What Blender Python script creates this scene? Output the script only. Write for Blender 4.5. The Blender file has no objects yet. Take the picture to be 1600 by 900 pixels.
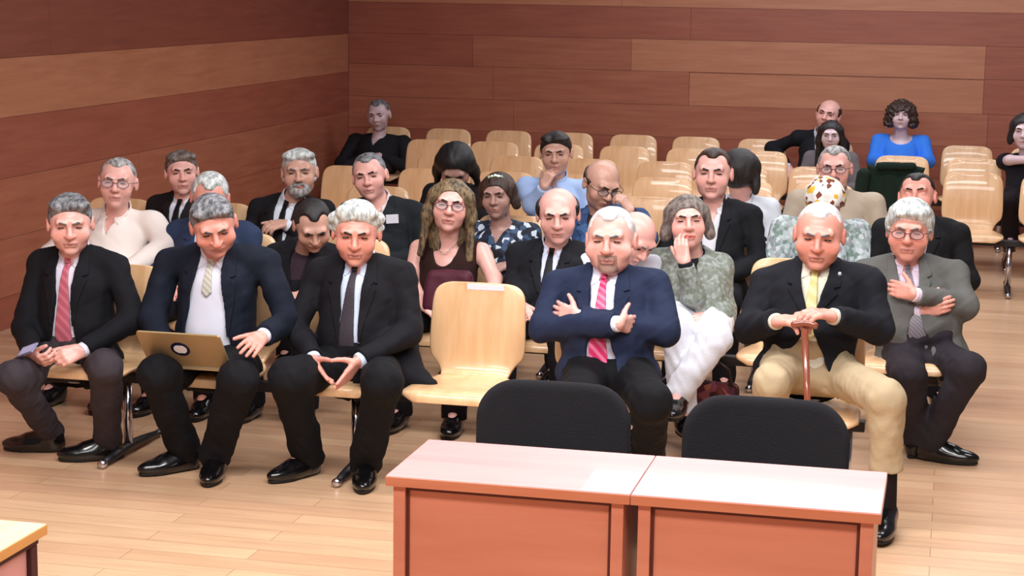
import bpy, math, random
import numpy as np
from math import radians, sin, cos, pi
from mathutils import Vector, Matrix

random.seed(7)
SC = bpy.context.scene
COL = SC.collection
f32 = np.float32

# ------------------------------------------------------------------ camera
# the room: X runs along the benches, Y goes away from the camera, Z is up
FPX, PITCH, YAW, ROLL, CAM_H = 2921.2, .1615, .2299, .015, 2.153
_F = np.array([-sin(YAW)*cos(PITCH), cos(YAW)*cos(PITCH), -sin(PITCH)])
_R = np.array([cos(YAW), sin(YAW), 0.0])
_U = np.cross(_R, _F)
CR = cos(ROLL)*_R + sin(ROLL)*_U
CU = -sin(ROLL)*_R + cos(ROLL)*_U

def at(px, py, Y=None, Z=None):
    """point of the room seen at a photograph position, at depth Y or height Z"""
    d = _F + CR*(px-800)/FPX - CU*(py-450)/FPX
    o = np.array([0, 0, CAM_H])
    t = Y/d[1] if Y is not None else (Z-CAM_H)/d[2]
    return o + t*d

cam_d = bpy.data.cameras.new('camera')
cam_d.sensor_width = 36.0
cam_d.lens = FPX/1600*36
cam_d.clip_end = 60
cam = bpy.data.objects.new('camera', cam_d)
COL.objects.link(cam)
M = Matrix(((CR[0], CU[0], -_F[0], 0), (CR[1], CU[1], -_F[1], 0), (CR[2], CU[2], -_F[2], CAM_H), (0, 0, 0, 1)))
cam.matrix_world = M
SC.camera = cam

Y1, RP, CP = 7.938, 1.217, .573        # first row of seats, row spacing, seat spacing
ZS, ZT = .427, .83                     # seat height, top of the backrest
def rowY(k): return Y1 + RP*(k-1)

# ------------------------------------------------------------------ materials
MATS = {}
def nodes(name):
    m = bpy.data.materials.new(name)
    m.use_nodes = True
    nt = m.node_tree
    b = nt.nodes['Principled BSDF']
    return m, nt, b

def lin(c):
    return tuple(((x/12.92) if x <= .04045 else ((x+.055)/1.055)**2.4) for x in c)

def rgb(h):
    h = h.lstrip('#')
    return lin(tuple(int(h[i:i+2], 16)/255 for i in (0, 2, 4)))

def N(nt, t, **k):
    n = nt.nodes.new(t)
    for a, v in k.items():
        if a in n.inputs: n.inputs[a].default_value = v
        else: setattr(n, a, v)
    return n

def fabric(hexc, rough=.85, scale=90, bump=.15, vary=.12, name=None, sheen=.0):
    key = ('fab', hexc, rough, scale, bump)
    if key in MATS: return MATS[key]
    m, nt, b = nodes(name or 'cloth_'+hexc.strip('#'))
    tc = N(nt, 'ShaderNodeTexCoord')
    no = N(nt, 'ShaderNodeTexNoise', Scale=14.0, Detail=5.0)
    no2 = N(nt, 'ShaderNodeTexNoise', Scale=float(scale), Detail=3.0)
    nt.links.new(tc.outputs['Object'], no.inputs['Vector'])
    nt.links.new(tc.outputs['Object'], no2.inputs['Vector'])
    c = rgb(hexc)
    mx = N(nt, 'ShaderNodeMix', data_type='RGBA')
    mx.inputs[6].default_value = (*[x*(1-vary) for x in c], 1)
    mx.inputs[7].default_value = (*[min(1, x*(1+vary)) for x in c], 1)
    nt.links.new(no.outputs['Fac'], mx.inputs[0])
    nt.links.new(mx.outputs[2], b.inputs['Base Color'])
    bp = N(nt, 'ShaderNodeBump', Strength=bump, Distance=.01)
    nt.links.new(no2.outputs['Fac'], bp.inputs['Height'])
    nt.links.new(bp.outputs['Normal'], b.inputs['Normal'])
    b.inputs['Roughness'].default_value = rough
    b.inputs['Specular IOR Level'].default_value = .25
    MATS[key] = m
    return m

def pattern_fabric(cols, scale=30, key='p', stripes=False, direction='X'):
    k = ('pat', tuple(cols), scale, stripes, direction)
    if k in MATS: return MATS[k]
    m, nt, b = nodes('patterned_cloth')
    tc = N(nt, 'ShaderNodeTexCoord')
    if stripes:
        w = N(nt, 'ShaderNodeTexWave', Scale=float(scale), Distortion=.6, wave_type='BANDS', bands_direction=direction)
        nt.links.new(tc.outputs['Object'], w.inputs['Vector'])
        src = w.outputs['Fac']
    else:
        v = N(nt, 'ShaderNodeTexVoronoi', Scale=float(scale))
        nt.links.new(tc.outputs['Object'], v.inputs['Vector'])
        sp = N(nt, 'ShaderNodeSeparateColor')
        nt.links.new(v.outputs['Color'], sp.inputs[0])
        src = sp.outputs[0]
    r = N(nt, 'ShaderNodeValToRGB')
    r.color_ramp.interpolation = 'LINEAR' if stripes else 'CONSTANT'
    el = r.color_ramp.elements
    n = len(cols)
    el[0].position = 0; el[0].color = (*rgb(cols[0]), 1)
    el[1].position = 1/n if not stripes else 1/(n-1) if n > 2 else 1; el[1].color = (*rgb(cols[1]), 1)
    for i in range(2, n):
        e = el.new(i/n if not stripes else i/(n-1)); e.color = (*rgb(cols[i]), 1)
    nt.links.new(src, r.inputs['Fac'])
    nt.links.new(r.outputs['Color'], b.inputs['Base Color'])
    b.inputs['Roughness'].default_value = .8
    MATS[k] = m
    return m

def plain(hexc, rough=.5, metal=0, name='paint', coat=0, spec=.5):
    key = ('pl', hexc, rough, metal, coat)
    if key in MATS: return MATS[key]
    m, nt, b = nodes(name)
    tc = N(nt, 'ShaderNodeTexCoord')
    no = N(nt, 'ShaderNodeTexNoise', Scale=25.0, Detail=4.0)
    nt.links.new(tc.outputs['Object'], no.inputs['Vector'])
    c = rgb(hexc)
    mx = N(nt, 'ShaderNodeMix', data_type='RGBA')
    mx.inputs[6].default_value = (*[x*.94 for x in c], 1)
    mx.inputs[7].default_value = (*[min(1, x*1.06) for x in c], 1)
    nt.links.new(no.outputs['Fac'], mx.inputs[0])
    nt.links.new(mx.outputs[2], b.inputs['Base Color'])
    b.inputs['Roughness'].default_value = rough
    b.inputs['Metallic'].default_value = metal
    b.inputs['Coat Weight'].default_value = coat
    b.inputs['Specular IOR Level'].default_value = spec
    MATS[key] = m
    return m

def skin_mat():
    if 'skin' in MATS: return MATS['skin']
    m, nt, b = nodes('skin')
    a = N(nt, 'ShaderNodeAttribute', attribute_name='tone')
    tc = N(nt, 'ShaderNodeTexCoord')
    no = N(nt, 'ShaderNodeTexNoise', Scale=60.0, Detail=5.0)
    nt.links.new(tc.outputs['Object'], no.inputs['Vector'])
    hs = N(nt, 'ShaderNodeHueSaturation')
    mr = N(nt, 'ShaderNodeMapRange')
    mr.inputs['To Min'].default_value = .88
    mr.inputs['To Max'].default_value = 1.12
    nt.links.new(no.outputs['Fac'], mr.inputs['Value'])
    nt.links.new(mr.outputs[0], hs.inputs['Value'])
    nt.links.new(a.outputs['Color'], hs.inputs['Color'])
    nt.links.new(hs.outputs['Color'], b.inputs['Base Color'])
    b.inputs['Roughness'].default_value = .36
    b.inputs['Subsurface Weight'].default_value = .12
    b.inputs['Subsurface Radius'].default_value = (.012, .004, .002)
    b.inputs['Subsurface Scale'].default_value = .6
    bp = N(nt, 'ShaderNodeBump', Strength=.12, Distance=.003)
    nt.links.new(no.outputs['Fac'], bp.inputs['Height'])
    nt.links.new(bp.outputs['Normal'], b.inputs['Normal'])
    MATS['skin'] = m
    return m

def hair_mat(c1, c2):
    key = ('hair', c1, c2)
    if key in MATS: return MATS[key]
    m, nt, b = nodes('hair')
    tc = N(nt, 'ShaderNodeTexCoord')
    mp = N(nt, 'ShaderNodeMapping')
    mp.inputs['Scale'].default_value = (1.0, .55, .35)
    nt.links.new(tc.outputs['Object'], mp.inputs['Vector'])
    no = N(nt, 'ShaderNodeTexNoise', Scale=60.0, Detail=8.0, Roughness=.75)
    nt.links.new(mp.outputs[0], no.inputs['Vector'])
    r = N(nt, 'ShaderNodeValToRGB')
    r.color_ramp.elements[0].position = .40; r.color_ramp.elements[0].color = (*rgb(c1), 1)
    r.color_ramp.elements[1].position = .60; r.color_ramp.elements[1].color = (*rgb(c2), 1)
    nt.links.new(no.outputs['Fac'], r.inputs['Fac'])
    nt.links.new(r.outputs['Color'], b.inputs['Base Color'])
    bp = N(nt, 'ShaderNodeBump', Strength=.6, Distance=.006)
    nt.links.new(no.outputs['Fac'], bp.inputs['Height'])
    nt.links.new(bp.outputs['Normal'], b.inputs['Normal'])
    b.inputs['Roughness'].default_value = .5
    MATS[key] = m
    return m

def wood(name, c1, c2, board=None, joints=None, axis='X', rough=.35, grain=1.0, dark='#401c14', gap=.004, spec=.5, alt=None):
    """procedural wood; board = list of board edges on the z axis, joints = [(z0,z1,x), ...] vertical butt joints"""
    m, nt, b = nodes(name)
    L = nt.links.new
    tc = N(nt, 'ShaderNodeTexCoord')
    mp = N(nt, 'ShaderNodeMapping')
    mp.inputs['Scale'].default_value = {'X': (1.2, 14, 14), 'Y': (14, 1.2, 14), 'Z': (14, 14, 1.2)}[axis]
    L(tc.outputs['Object'], mp.inputs['Vector'])
    no = N(nt, 'ShaderNodeTexNoise', Scale=1.6*grain, Detail=6.0, Roughness=.6, Distortion=.4)
    L(mp.outputs[0], no.inputs['Vector'])
    r = N(nt, 'ShaderNodeValToRGB')
    r.color_ramp.elements[0].position = .3; r.color_ramp.elements[0].color = (*rgb(c1), 1)
    r.color_ramp.elements[1].position = .7; r.color_ramp.elements[1].color = (*rgb(c2), 1)
    L(no.outputs['Fac'], r.inputs['Fac'])
    L(r.outputs['Color'], b.inputs['Base Color'])
    b.inputs['Roughness'].default_value = rough
    b.inputs['Specular IOR Level'].default_value = spec
    return m, nt, b, r

# ------------------------------------------------------------------ objects and labels
def tag(o, label=None, cat=None, group=None, kind=None):
    if label: o['label'] = label
    if cat: o['category'] = cat
    if group: o['group'] = group
    if kind: o['kind'] = kind
    return o

def empty(name, loc=(0, 0, 0)):
    o = bpy.data.objects.new(name, None)
    o.empty_display_size = .1
    COL.objects.link(o)
    o.location = Vector([float(v) for v in loc])
    return o

def link_mesh(name, me, mats, parent=None):
    o = bpy.data.objects.new(name, me)
    COL.objects.link(o)
    for m in (mats if isinstance(mats, (list, tuple)) else [mats]): me.materials.append(m)
    if parent is not None:
        o.parent = parent
        # mesh coordinates are world coordinates: cancel the parents' offset
        off = Vector((0, 0, 0)); q = parent
        while q is not None:
            off += q.location; q = q.parent
        o.location = -off
    return o

def mesh_np(name, V, Q, mats, parent=None, smooth=True, colors=None):
    """V (n,3) vertices, Q (m,4) quads"""
    me = bpy.data.meshes.new(name)
    V = np.asarray(V, dtype=f32); Q = np.asarray(Q, dtype=np.int32)
    me.vertices.add(len(V)); me.vertices.foreach_set('co', V.ravel())
    me.loops.add(Q.size); me.loops.foreach_set('vertex_index', Q.ravel())
    me.polygons.add(len(Q))
    me.polygons.foreach_set('loop_start', np.arange(0, Q.size, Q.shape[1], dtype=np.int32))
    me.polygons.foreach_set('loop_total', np.full(len(Q), Q.shape[1], dtype=np.int32))
    if smooth: me.polygons.foreach_set('use_smooth', np.ones(len(Q), dtype=bool))
    me.update(calc_edges=True)
    if colors is not None:
        at_ = me.color_attributes.new('tone', 'FLOAT_COLOR', 'POINT')
        c = np.ones((len(V), 4), dtype=f32); c[:, :3] = colors
        at_.data.foreach_set('color', c.ravel())
    return link_mesh(name, me, mats, parent)

class MB:
    """collects boxes, bars and tubes into one mesh"""
    def __init__(s): s.v = []; s.f = []; s.mi = []; s.sm = []
    def add(s, vs, fs, mi=0, sm=False):
        n = len(s.v); s.v += [tuple(float(c) for c in v) for v in vs]
        s.f += [tuple(i+n for i in f) for f in fs]; s.mi += [mi]*len(fs); s.sm += [sm]*len(fs)
    def box(s, lo, hi, bev=.0, mi=0):
        lo = np.array(lo, float); hi = np.array(hi, float)
        if bev <= 0:
            x0, y0, z0 = lo; x1, y1, z1 = hi
            vs = [(x0,y0,z0),(x1,y0,z0),(x1,y1,z0),(x0,y1,z0),(x0,y0,z1),(x1,y0,z1),(x1,y1,z1),(x0,y1,z1)]
            s.add(vs, [(0,3,2,1),(4,5,6,7),(0,1,5,4),(1,2,6,5),(2,3,7,6),(3,0,4,7)], mi); return
        import bmesh
        bm = bmesh.new()
        bmesh.ops.create_cube(bm, size=1)
        for v in bm.verts:
            v.co = Vector([(lo[i]+hi[i])/2 + v.co[i]*(hi[i]-lo[i]) for i in range(3)])
        bmesh.ops.bevel(bm, geom=list(bm.edges), offset=bev, segments=2, affect='EDGES', profile=.6)
        bm.verts.index_update()
        s.add([v.co for v in bm.verts], [[v.index for v in f.verts] for f in bm.faces], mi)
        bm.free()
    def tube(s, pts, r, n=10, mi=0, cap=True, closed=False):
        pts = [Vector([float(c) for c in p]) for p in pts]
        rs = r if isinstance(r, (list, tuple)) else [r]*len(pts)
        base = []; m = len(pts); prev = None
        for i, p in enumerate(pts):
            if closed: t = (pts[(i+1) % m]-pts[i-1])
            else: t = (pts[min(i+1, m-1)]-pts[max(i-1, 0)])
            t.normalize()
            a = prev if prev is not None else (Vector((0, 0, 1)) if abs(t.z) < .9 else Vector((1, 0, 0)))
            u = (a - t*a.dot(t)).normalized(); w = t.cross(u); prev = u
            base.append([p+(u*cos(2*pi*k/n)+w*sin(2*pi*k/n))*rs[i] for k in range(n)])
        vs = [v for ring in base for v in ring]; fs = []
        for i in range(m if closed else m-1):
            j = (i+1) % m
            for k in range(n): fs.append((i*n+k, i*n+(k+1) % n, j*n+(k+1) % n, j*n+k))
        if cap and not closed:
            fs.append(tuple(range(n-1, -1, -1))); fs.append(tuple((m-1)*n+k for k in range(n)))
        s.add(vs, fs, mi, True)
    def grid_solid(s, P, T, mi=0):
        """P (a,b,3) front surface, T (a,b,3) back surface, closed around the rim"""
        P = np.asarray(P); T = np.asarray(T); a, b = P.shape[:2]
        vs = list(P.reshape(-1, 3)) + list(T.reshape(-1, 3)); o = a*b; fs = []
        for i in range(a-1):
            for j in range(b-1):
                q = (i*b+j, i*b+j+1, (i+1)*b+j+1, (i+1)*b+j)
                fs.append(q); fs.append(tuple(x+o for x in reversed(q)))
        rim = [(0, j) for j in range(b)] + [(i, b-1) for i in range(1, a)] + [(a-1, j) for j in range(b-2, -1, -1)] + [(i, 0) for i in range(a-2, 0, -1)]
        ids = [i*b+j for i, j in rim]
        for k in range(len(ids)):
            p, q = ids[k], ids[(k+1) % len(ids)]
            fs.append((q, p, p+o, q+o))
        s.add(vs, fs, mi, True)
    def build(s, name, mats, parent=None, autosmooth=True):
        me = bpy.data.meshes.new(name)
        me.from_pydata(s.v, [], s.f)
        me.polygons.foreach_set('material_index', s.mi)
        me.polygons.foreach_set('use_smooth', s.sm)
        me.update()
        o = link_mesh(name, me, mats, parent)
        return o

# ------------------------------------------------------------------ signed distance modelling (figures, cloth, hair, cushions)
def smin(a, b, k):
    if k <= 0: return np.minimum(a, b)
    h = np.clip(.5+.5*(b-a)/k, 0, 1)
    return b+(a-b)*h-k*h*(1-h)

def unit(v):
    v = np.asarray(v, float); return v/max(1e-9, np.linalg.norm(v))

class SDF:
    def __init__(s): s.ops = []
    def cap(s, a, b, ra, rb=None, k=.02, mode='add', flat=False):
        rb = ra if rb is None else rb
        s.ops.append(('cap', np.array(a, f32), np.array(b, f32), ra, rb, k, mode, flat)); return s
    def ell(s, c, r, R=None, k=.02, mode='add'):
        R = np.eye(3) if R is None else R
        s.ops.append(('ell', np.array(c, f32), np.array(r, f32), np.array(R, f32), 0, k, mode, False)); return s
    def fn(s, f): s.ops.append(('fn', f)); return s
    def bounds(s):
        lo = np.full(3, 1e9); hi = -lo
        for o in s.ops:
            if o[0] == 'fn' or o[6] != 'add': continue
            if o[0] == 'cap':
                for p, r in ((o[1], o[3]), (o[2], o[4])): lo = np.minimum(lo, p-r); hi = np.maximum(hi, p+r)
            else:
                e = np.abs(o[3].T) @ o[2]
                lo = np.minimum(lo, o[1]-e); hi = np.maximum(hi, o[1]+e)
        return lo, hi
    def __call__(s, p):
        d = np.full(len(p), .3, dtype=f32)
        for o in s.ops:
            if o[0] == 'fn': d = o[1](p, d); continue
            kind, A, B, ra, rb, k, mode, flat = o
            if kind == 'cap':
                c = (A+B)/2; R = np.linalg.norm(B-A)/2+max(ra, rb)
            else: c = A; R = float(B.max())
            dist = np.sqrt(((p-c)**2).sum(1))-R
            idx = np.nonzero(dist < (np.minimum(d, .12)+k+.002 if mode == 'add' else .02+k))[0]
            if len(idx) == 0: continue
            q = p[idx]
            if kind == 'cap':
                ab = B-A; L2 = float(ab @ ab)+1e-12
                t = np.clip(((q-A) @ ab)/L2, 0, 1)
                e = np.sqrt(((q-(A+t[:, None]*ab))**2).sum(1))-(ra+(rb-ra)*t)
                if flat:
                    e = np.maximum(e, ((q-B) @ ab)/math.sqrt(L2))
            else:
                l = (q-A) @ o[3].T
                k0 = np.sqrt(((l/B)**2).sum(1)); k1 = np.sqrt(((l/(B*B))**2).sum(1))+1e-9
                e = k0*(k0-1)/k1
            if mode == 'add': d[idx] = smin(d[idx], e, k)
            elif mode == 'sub': d[idx] = -smin(-d[idx], e, k)
        return d

_OFF = np.array([(i, j, k) for i in range(8) for j in range(8) for k in range(8)], dtype=np.int32)
def mesh_sdf(name, sdf, h, mats, parent=None, pad=.02, color=None, lo=None, hi=None):
    if lo is None: lo, hi = sdf.bounds()
    lo = np.asarray(lo, float)-pad; hi = np.asarray(hi, float)+pad
    n = np.ceil((hi-lo)/(h*8)).astype(int)+1
    bi = np.stack(np.meshgrid(*[np.arange(v) for v in n], indexing='ij'), -1).reshape(-1, 3)
    ctr = (lo+(bi+.5)*h*8-h*.5).astype(f32)
    dc = sdf(ctr)
    act = np.abs(dc) < h*8*.87*1.25+.012
    D4 = np.where(dc < 0, -1, 1).astype(f32).reshape(n)
    D = np.repeat(np.repeat(np.repeat(D4, 8, 0), 8, 1), 8, 2)
    ab = bi[act]*8
    for s0 in range(0, len(ab), 800):
        ii = (ab[s0:s0+800, None, :]+_OFF[None]).reshape(-1, 3)
        D[ii[:, 0], ii[:, 1], ii[:, 2]] = sdf((lo+ii*h).astype(f32))
    S = D < 0
    c = np.zeros(tuple(x-1 for x in D.shape), dtype=np.int8)
    sl = [(slice(0, -1), slice(1, None))[b] for b in (0, 1)]
    for a in (0, 1):
        for b in (0, 1):
            for e in (0, 1): c += S[sl[a], sl[b], sl[e]]
    I = np.argwhere((c > 0) & (c < 8))
    if len(I) == 0: print('EMPTY', name); return None
    vid = np.full(c.shape, -1, dtype=np.int32); vid[I[:, 0], I[:, 1], I[:, 2]] = np.arange(len(I))
    acc = np.zeros((len(I), 3)); cnt = np.zeros(len(I))
    corners = [(a, b, e) for a in (0, 1) for b in (0, 1) for e in (0, 1)]
    vals = {q: D[I[:, 0]+q[0], I[:, 1]+q[1], I[:, 2]+q[2]] for q in corners}
    for q in corners:
        for ax in range(3):
            if q[ax] == 0:
                w = list(q); w[ax] = 1; w = tuple(w)
                d0, d1 = vals[q], vals[w]
                m = (d0 < 0) != (d1 < 0)
                t = np.where(m, d0/np.where(m, d0-d1, 1), 0)
                pt = np.tile(np.array(q, float), (len(I), 1)); pt[:, ax] += t
                acc[m] += pt[m]; cnt[m] += 1
    V = lo+(I+acc/cnt[:, None])*h
    Q = []
    for ax in range(3):
        s0 = [slice(None)]*3; s1 = [slice(None)]*3
        s0[ax] = slice(0, -1); s1[ax] = slice(1, None)
        A, B = S[tuple(s0)], S[tuple(s1)]
        e = np.argwhere(A != B)
        o1, o2 = [(1, 2), (2, 0), (0, 1)][ax]
        e = e[(e[:, o1] > 0) & (e[:, o2] > 0) & (e[:, o1] < c.shape[o1]) & (e[:, o2] < c.shape[o2])]
        ins = A[e[:, 0], e[:, 1], e[:, 2]]
        def cell(d1, d2):
            g = e.copy(); g[:, o1] -= d1; g[:, o2] -= d2
            return vid[g[:, 0], g[:, 1], g[:, 2]]
        q = np.stack([cell(1, 1), cell(0, 1), cell(0, 0), cell(1, 0)], 1)
        q[~ins] = q[~ins][:, ::-1]
        Q.append(q)
    Q = np.concatenate(Q)
    Q = Q[(Q >= 0).all(1)]
    return mesh_np(name, V, Q, mats, parent, True, color(V) if color else None)

_rs = np.random.RandomState(3)
_ND = [(_rs.normal(size=3), _rs.uniform(0, 6.28)) for _ in range(24)]
def wrinkle(p, freq, amp, seed=0):
    """smooth pseudo noise for folds"""
    out = np.zeros(len(p), dtype=f32)
    for i in range(5):
        a, ph = _ND[(seed*5+i) % 24]; b, ph2 = _ND[(seed*7+i+9) % 24]
        a = a/np.linalg.norm(a); b = b/np.linalg.norm(b)
        fr = freq*(1+.37*i)
        out += (np.sin((p @ a.astype(f32))*fr+ph+1.6*np.sin((p @ b.astype(f32))*fr*.6+ph2)))/(1+.5*i)
    return out*amp*.45

# ------------------------------------------------------------------ people
class Head:
    def __init__(s, c, yaw, pitch, roll, size):
        cy, sy = cos(yaw), sin(yaw)
        X = np.array([cy, sy, 0.]); Fw = np.array([sy, -cy, 0.]); Z = np.array([0, 0, 1.])
        Fw, Z = Fw*cos(pitch)-Z*sin(pitch), Z*cos(pitch)+Fw*sin(pitch)
        X, Z = X*cos(roll)-Z*sin(roll), Z*cos(roll)+X*sin(roll)
        s.c = np.array(c, float); s.A = np.stack([X, Fw, Z]); s.s = size/.236; s.sx = 1.17
    def w(s, x, y, z): return s.c+s.s*(s.A.T @ np.array([x*s.sx, y, z], float))
    def q(s, p): return ((p-s.c.astype(f32)) @ s.A.T.astype(f32))/(s.s*np.array([s.sx, 1, 1], dtype=f32))
    def ell(s, S, c, r, k=.02, mode='add', tilt=0):
        R = s.A
        if tilt:
            ct, st = cos(tilt), sin(tilt)
            R = np.stack([s.A[0], s.A[1]*ct+s.A[2]*st, s.A[2]*ct-s.A[1]*st])
        S.ell(s.w(*c), np.array(r)*s.s*np.array([s.sx, 1, 1]), R, k*s.s, mode)
    def cap(s, S, a, b, ra, rb=None, k=.01, mode='add'):
        S.cap(s.w(*a), s.w(*b), ra*s.s, (rb if rb is not None else ra)*s.s, k*s.s, mode)

def head_sdf(S, H, jaw=1.0, nose=1.0, full=1.0, smile=0):
    H.ell(S, (0, -.012, .030), (.075, .094, .087), .02)
    H.ell(S, (0, .024, -.030), (.060*jaw**.5, .066, .085), .03)
    H.ell(S, (0, .022, -.068), (.052*jaw, .052, .042), .02)
    H.ell(S, (0, .066, -.099), (.020*jaw, .018, .016), .018)
    for m in (-1, 1):
        H.ell(S, (m*.038*full**.5, .056, -.030), (.026*full, .026, .030), .02)
    H.cap(S, (-.036, .078, .032), (.036, .078, .032), .0145, k=.018)
    for m in (-1, 1):
        H.ell(S, (m*.030, .098, .010), (.019, .018, .0125), .012, 'sub')
        H.ell(S, (m*.031, .071, .0095), (.0145, .0135, .0125), .004)
        H.cap(S, (m*.014, .092, .0285), (m*.042, .084, .0335), .0072, .005, .008)
    H.cap(S, (0, .086, .016), (0, .104*nose**.3, -.020), .0085, .0125*nose, .010)
    H.ell(S, (0, .106*nose**.3, -.024), (.013*nose, .012, .0105), .006)
    for m in (-1, 1): H.ell(S, (m*.0125*nose, .094, -.028), (.009, .011, .008), .005)
    H.cap(S, (-.019, .083, -.0575), (0, .0915, -.0555), .0055, .0065, .006)
    H.cap(S, (.019, .083, -.0575), (0, .0915, -.0555), .0055, .0065, .006)
    H.cap(S, (-.015, .083, -.069), (.015, .083, -.069), .0068, k=.006)
    H.cap(S, (-.022, .090+.001, -.0632+smile*.006), (0, .0975, -.0630), .0028, k=.003, mode='sub')
    H.cap(S, (.022, .090+.001, -.0632+smile*.006), (0, .0975, -.0630), .0028, k=.003, mode='sub')
    for m in (-1, 1):
        # fold from nose to mouth corner
        H.cap(S, (m*.022, .098, -.030), (m*.034, .087, -.062), .0045, k=.008, mode='sub')
        H.ell(S, (m*.078, -.008, -.002), (.009, .021, .033), .006, tilt=.2)
        H.ell(S, (m*.086, -.002, .000), (.005, .011, .018), .005, 'sub', .2)

def hand_sdf(S, wrist, tip, normal, right, curl=.5, spread=.0, thumb=.6, sc=1.0, k=.0025, fr=1.0, curls=None, thumbvec=None):
    W = np.array(wrist, float); d = unit(np.array(tip)-W)
    n = np.array(normal, float); n = unit(n-d*(n @ d))
    sd = np.cross(d, n)*(1 if right else -1)
    mk = [(.030, .078), (.0105, .084), (-.010, .080), (-.028, .072)]
    ln = [.070, .078, .073, .058]
    for i, (o, l) in enumerate(mk):
        b = W+(d*l+sd*o)*sc
        S.cap(W+(sd*o*.62+d*.006)*sc, b, .0135*sc, .0112*sc, .014*sc)
        cu = curl if curls is None else curls[i]
        dd = unit(d+sd*spread*(1.2-.8*i))
        ang = 0; p = b
        for j, fr_ in enumerate((.46, .30, .24)):
            ang += cu*(.75 if j == 0 else 1.0 if j == 1 else .7)
            v = dd*cos(ang)+n*sin(ang)
            e = p+v*ln[i]*fr_*sc
            r = (.0100, .0090, .0083, .0076)
            S.cap(p, e, r[j]*sc*fr, r[j+1]*sc*fr, (.006 if j == 0 else k)*sc)
            p = e
    t0 = W+(d*.022+sd*.024)*sc
    tv = unit(d*.62+sd*thumb+n*.38) if thumbvec is None else unit(thumbvec)
    t1 = t0+tv*.042*sc
    tv2 = unit(tv+d*.30+n*.10*curl); t2 = t1+tv2*.032*sc
    t3 = t2+unit(tv2+d*.25+n*.2*curl)*.026*sc
    S.cap(t0, t1, .0150*sc, .0120*sc, .012*sc); S.cap(t1, t2, .0112*sc, .0100*sc, k); S.cap(t2, t3, .0100*sc, .0085*sc, k)

HAIRS = dict(grey=('#5d5a5c', '#c3c0bd'), silver=('#8d9494', '#e6eae6'), white=('#b9b4b6', '#f2eeee'), dark=('#0d0b0c', '#2b2423'),
             brown=('#1d1210', '#4b3428'), greybrown=('#3b3230', '#8d8078'), blond=('#2a1c14', '#8f7856'), black=('#050506', '#191718'),
             steel=('#38383c', '#97989c'))

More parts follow.
